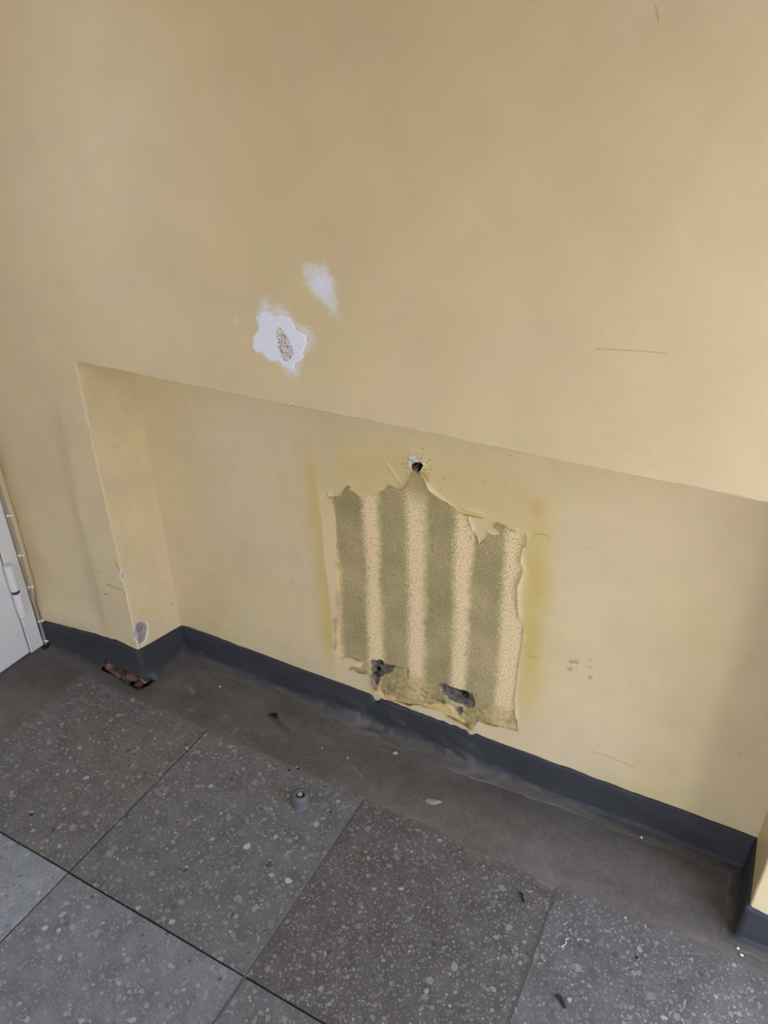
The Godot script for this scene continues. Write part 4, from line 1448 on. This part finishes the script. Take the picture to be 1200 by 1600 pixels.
# ---------------------------------------------------------------- rubble pocket at the pier foot
func build_rubble() -> void:
	var fl: Node3D = M.floor_node
	var pit: PackedVector2Array = M.pit
	var mb := MB.new()
	var c := Vector2(-0.06, 0.0)
	for a in pit.size():
		var p := pit[a]
		var q := pit[(a + 1) % pit.size()]
		var pts := [Vector3(p.x, 0.002, p.y), Vector3(q.x, 0.002, q.y), Vector3(q.x * 0.97, -0.03, q.y * 0.95), Vector3(p.x * 0.97, -0.03, p.y * 0.95)]
		mb.poly(pts, Vector3(c.x - (p.x + q.x) * 0.5, 0, c.y - (p.y + q.y) * 0.5))
		mb.poly([Vector3(c.x, -0.03, c.y), Vector3(p.x * 0.97, -0.03, p.y * 0.95), Vector3(q.x * 0.97, -0.03, q.y * 0.95)], Vector3.UP)
	var pp := part("broken_pocket", mb, mat(rgb(66, 54, 50), 0.95, 0.3), fl)
	pp.set_meta("label", "broken pocket in the cement border")
	var tones := [rgb(98, 74, 65), rgb(114, 92, 84), rgb(82, 59, 52), rgb(92, 76, 70)]
	var i := 0
	for s in [[-0.118, 0.002, 0.002, 0.016, 0.014, 0.010], [-0.104, 0.016, 0.005, 0.014, 0.012, 0.008], [-0.070, 0.020, 0.006, 0.016, 0.013, 0.009], [-0.030, 0.018, 0.007, 0.015, 0.012, 0.009], [-0.098, 0.004, 0.004, 0.016, 0.014, 0.012], [-0.082, -0.008, 0.003, 0.020, 0.016, 0.014], [-0.078, 0.018, -0.002, 0.018, 0.013, 0.011], [-0.060, -0.002, 0.006, 0.019, 0.015, 0.012], [-0.052, -0.011, 0.012, 0.016, 0.014, 0.010], [-0.036, 0.009, 0.003, 0.020, 0.015, 0.013], [-0.018, -0.006, 0.006, 0.017, 0.015, 0.014], [-0.100, 0.016, 0.001, 0.014, 0.010, 0.009], [-0.012, -0.014, 0.014, 0.014, 0.012, 0.009]]:
		var m := MB.new()
		lump(m, Vector3(0, s[1] + 0.03, 0), Vector3(s[3], s[4], s[5]) * 0.92, 13.0 + i * 31.0, 0.5, 8)
		solo("brick_fragment", "brown broken brick fragment lying in the hole at the pier foot", "brick fragment", Vector3(s[0], -0.03, maxf(s[2], 0.0)), m, mat(tones[i % 4], 0.95, 0.3), "brick fragments in the broken pocket")
		i += 1
	# ragged mortar left on the wall above the pocket
	var m2 := MB.new()
	for k in 9:
		lump(m2, Vector3(-0.122 + k * 0.0145, 0.026 + 0.008 * nz.n.get_noise_2d(k * 40.0, 0.0), -0.002), Vector3(0.013, 0.018, 0.007), 60.0 + k * 17.0, 0.6, 6)
	for k in 4:
		lump(m2, Vector3(0.001, 0.012 + 0.004 * (k % 2), -0.004 - k * 0.007), Vector3(0.006, 0.013, 0.008), 160.0 + k * 19.0, 0.6, 6)
	part("crumbled_mortar", m2, mat(rgb(74, 66, 64), 0.95, 0.3), M.wall_node)

# ---------------------------------------------------------------- bits lying about
func crumb(called: String, label: String, category: String, x: float, z: float, size: Vector3, col: Color, y := 0.0012, group := "") -> void:
	var m := MB.new()
	lump(m, Vector3(0, size.y * 0.6, 0), size, x * 700.0 + z * 300.0, 0.45, 6)
	solo(called, label, category, Vector3(x, y, z), m, mat(col, 0.85, 0.35), group)

func splinter(label: String, a: Vector2, b: Vector2, w: float, col: Color, y := 0.0016) -> void:
	var m := MB.new()
	var path := []
	for k in 9:
		var t := k / 8.0
		var p := a.lerp(b, t) - a
		var s := (b - a).orthogonal().normalized() * sin(t * 5.0) * w * 0.5
		path.append(Vector3(p.x + s.x, w * 0.45, p.y + s.y))
	tube(m, path, w * 0.5, 7)
	solo("wood_splinter", label, "splinter", Vector3(a.x, y, a.y), m, mat(col, 0.8, 0.35))

func build_debris() -> void:
	var white := rgb(222, 218, 212)
	# pale leaf-shaped flake of paint
	var m := MB.new()
	var ax := Vector2(0.92, -0.39)
	for side in 2:
		var s0 := m.v.size()
		for k in 13:
			var t := k / 12.0
			var w := 0.0068 * pow(sin(PI * pow(t, 0.75)), 0.8) + 0.0003
			for j in 5:
				var u := (j / 4.0 - 0.5) * 2.0
				var q := ax * lerpf(-0.017, 0.0165, t) + ax.orthogonal() * (u * w + 0.001 * sin(t * 9.0))
				m.vert(Vector3(q.x, 0.0004 + 0.0018 * (1.0 - u * u) * sin(PI * t) + (0.0007 if side == 0 else 0.0), q.y))
		for k in 12:
			for j in 4:
				var e := s0 + k * 5 + j
				if side == 0:
					m.quad(e, e + 5, e + 6, e + 1)
				else:
					m.quad(e, e + 1, e + 6, e + 5)
	solo("paint_flake", "pale grey leaf-shaped paint flake lying on the cement border", "paint flake", Vector3(0.7577, 0.0017, -0.0069), m, mat(rgb(150, 146, 142), 0.8, 0.35))
	crumb("plaster_crumb", "large white plaster crumb on the cement border below the bare patch", "crumb", 0.6321, -0.0832, Vector3(0.0062, 0.003, 0.005), rgb(176, 170, 164))
	crumb("plaster_crumb", "small pale plaster crumb midway between skirting and pipe stub", "crumb", 0.5472, -0.025, Vector3(0.005, 0.0022, 0.0036), rgb(140, 134, 128))
	crumb("plaster_crumb", "tiny white plaster crumb near the left niche corner", "crumb", 0.1676, -0.0727, Vector3(0.0024, 0.0018, 0.0024), white)
	crumb("plaster_crumb", "tiny white plaster crumb between the dirt clump and the bare patch", "crumb", 0.4846, -0.0225, Vector3(0.0015, 0.0012, 0.0015), white)
	crumb("plaster_crumb", "white plaster crumb at the skirting foot on the right", "crumb", 1.1406, -0.115, Vector3(0.0026, 0.002, 0.0024), white)
	crumb("plaster_crumb", "white plaster crumb on the worn terrazzo edge near the right", "crumb", 1.1498, 0.0597, Vector3(0.0022, 0.0016, 0.002), white)
	crumb("plaster_crumb", "white plaster crumb at the foot of the right pier, nearer the wall", "crumb", 1.3255, 0.028, Vector3(0.0028, 0.002, 0.0024), white, 0.0022)
	crumb("plaster_crumb", "white plaster crumb at the foot of the right pier, nearer the viewer", "crumb", 1.333, 0.036, Vector3(0.0034, 0.002, 0.0024), white, 0.0016)
	# clump of dirt
	m = MB.new()
	for q in [[0.0, 0.0, 0.0, 0.0045], [0.005, 0.001, -0.003, 0.0042], [0.011, 0.0, -0.001, 0.0036], [-0.003, 0.0, 0.005, 0.0032], [0.013, 0.0, 0.003, 0.0025], [0.0055, 0.003, -0.001, 0.003]]:
		lump(m, Vector3(q[0], q[1] + q[3] * 0.5, q[2]), Vector3(q[3], q[3] * 0.8, q[3]), q[0] * 5000.0 + 3.0, 0.6, 6)
	solo("dirt_clump", "small black clump of dirt on the cement border left of centre", "dirt clump", Vector3(0.3311, 0.0014, -0.054), m, mat(rgb(40, 36, 34), 0.95, 0.3))
	var black := rgb(22, 20, 19)
	crumb("soot_crumb", "black crumb on the terrazzo just behind the pipe stub, leftmost", "crumb", 0.4555, 0.0596, Vector3(0.0026, 0.0022, 0.0024), black, 0.0008)
	crumb("soot_crumb", "black double crumb behind the pipe stub beside a white speck", "crumb", 0.4703, 0.048, Vector3(0.0034, 0.002, 0.0018), black)
	crumb("soot_crumb", "small black crumb behind the pipe stub on the cement edge", "crumb", 0.4776, 0.0249, Vector3(0.0015, 0.0014, 0.0015), black)
	crumb("soot_crumb", "tiny black crumb on the cement border farthest behind the pipe stub", "crumb", 0.4722, 0.0041, Vector3(0.0015, 0.0012, 0.0015), black)
	crumb("soot_crumb", "black crumb on the terrazzo right of the pipe stub", "crumb", 0.588, 0.1092, Vector3(0.0018, 0.0016, 0.0018), black, 0.0006)
	crumb("soot_crumb", "black crumb beside an oblong pale chip behind the pipe stub", "crumb", 0.5449, 0.0614, Vector3(0.0018, 0.0014, 0.0018), rgb(44, 41, 39), 0.0008)
	crumb("soot_crumb", "dark pebble lying on the far left terrazzo slab", "pebble", 0.0651, 0.3873, Vector3(0.004, 0.002, 0.0032), rgb(50, 46, 44), 0.0002)
	crumb("soot_crumb", "black crumb on the right terrazzo near the lower right corner", "crumb", 1.1819, 0.1194, Vector3(0.0026, 0.0022, 0.002), rgb(34, 32, 31), 0.0002)
	crumb("plaster_crumb", "white speck between the black crumbs behind the pipe stub", "crumb", 0.4655, 0.0445, Vector3(0.0022, 0.0016, 0.002), rgb(190, 188, 184), 0.0008)
	splinter("thin dark splinter on the gravelly terrazzo right of centre", Vector2(0.9727, 0.0991), Vector2(0.988, 0.1128), 0.0036, rgb(42, 39, 37))
	splinter("broad dark splinter on the terrazzo at the bottom edge", Vector2(1.0815, 0.2379), Vector2(1.103, 0.2481), 0.0052, rgb(58, 55, 55), 0.0008)
	m = MB.new()
	var path := []
	for k in 14:
		var t := k / 13.0
		path.append(Vector3(0.0086 * t + 0.003 * sin(t * 6.0), 0.0008, -0.0192 * t + 0.002 * cos(t * 7.0)))
	tube(m, path, 0.0007, 6)
	solo("thread", "short shiny white thread curled on the right terrazzo", "thread", Vector3(1.0666, 0.0008, 0.1572), m, mat(rgb(226, 224, 220), 0.4))
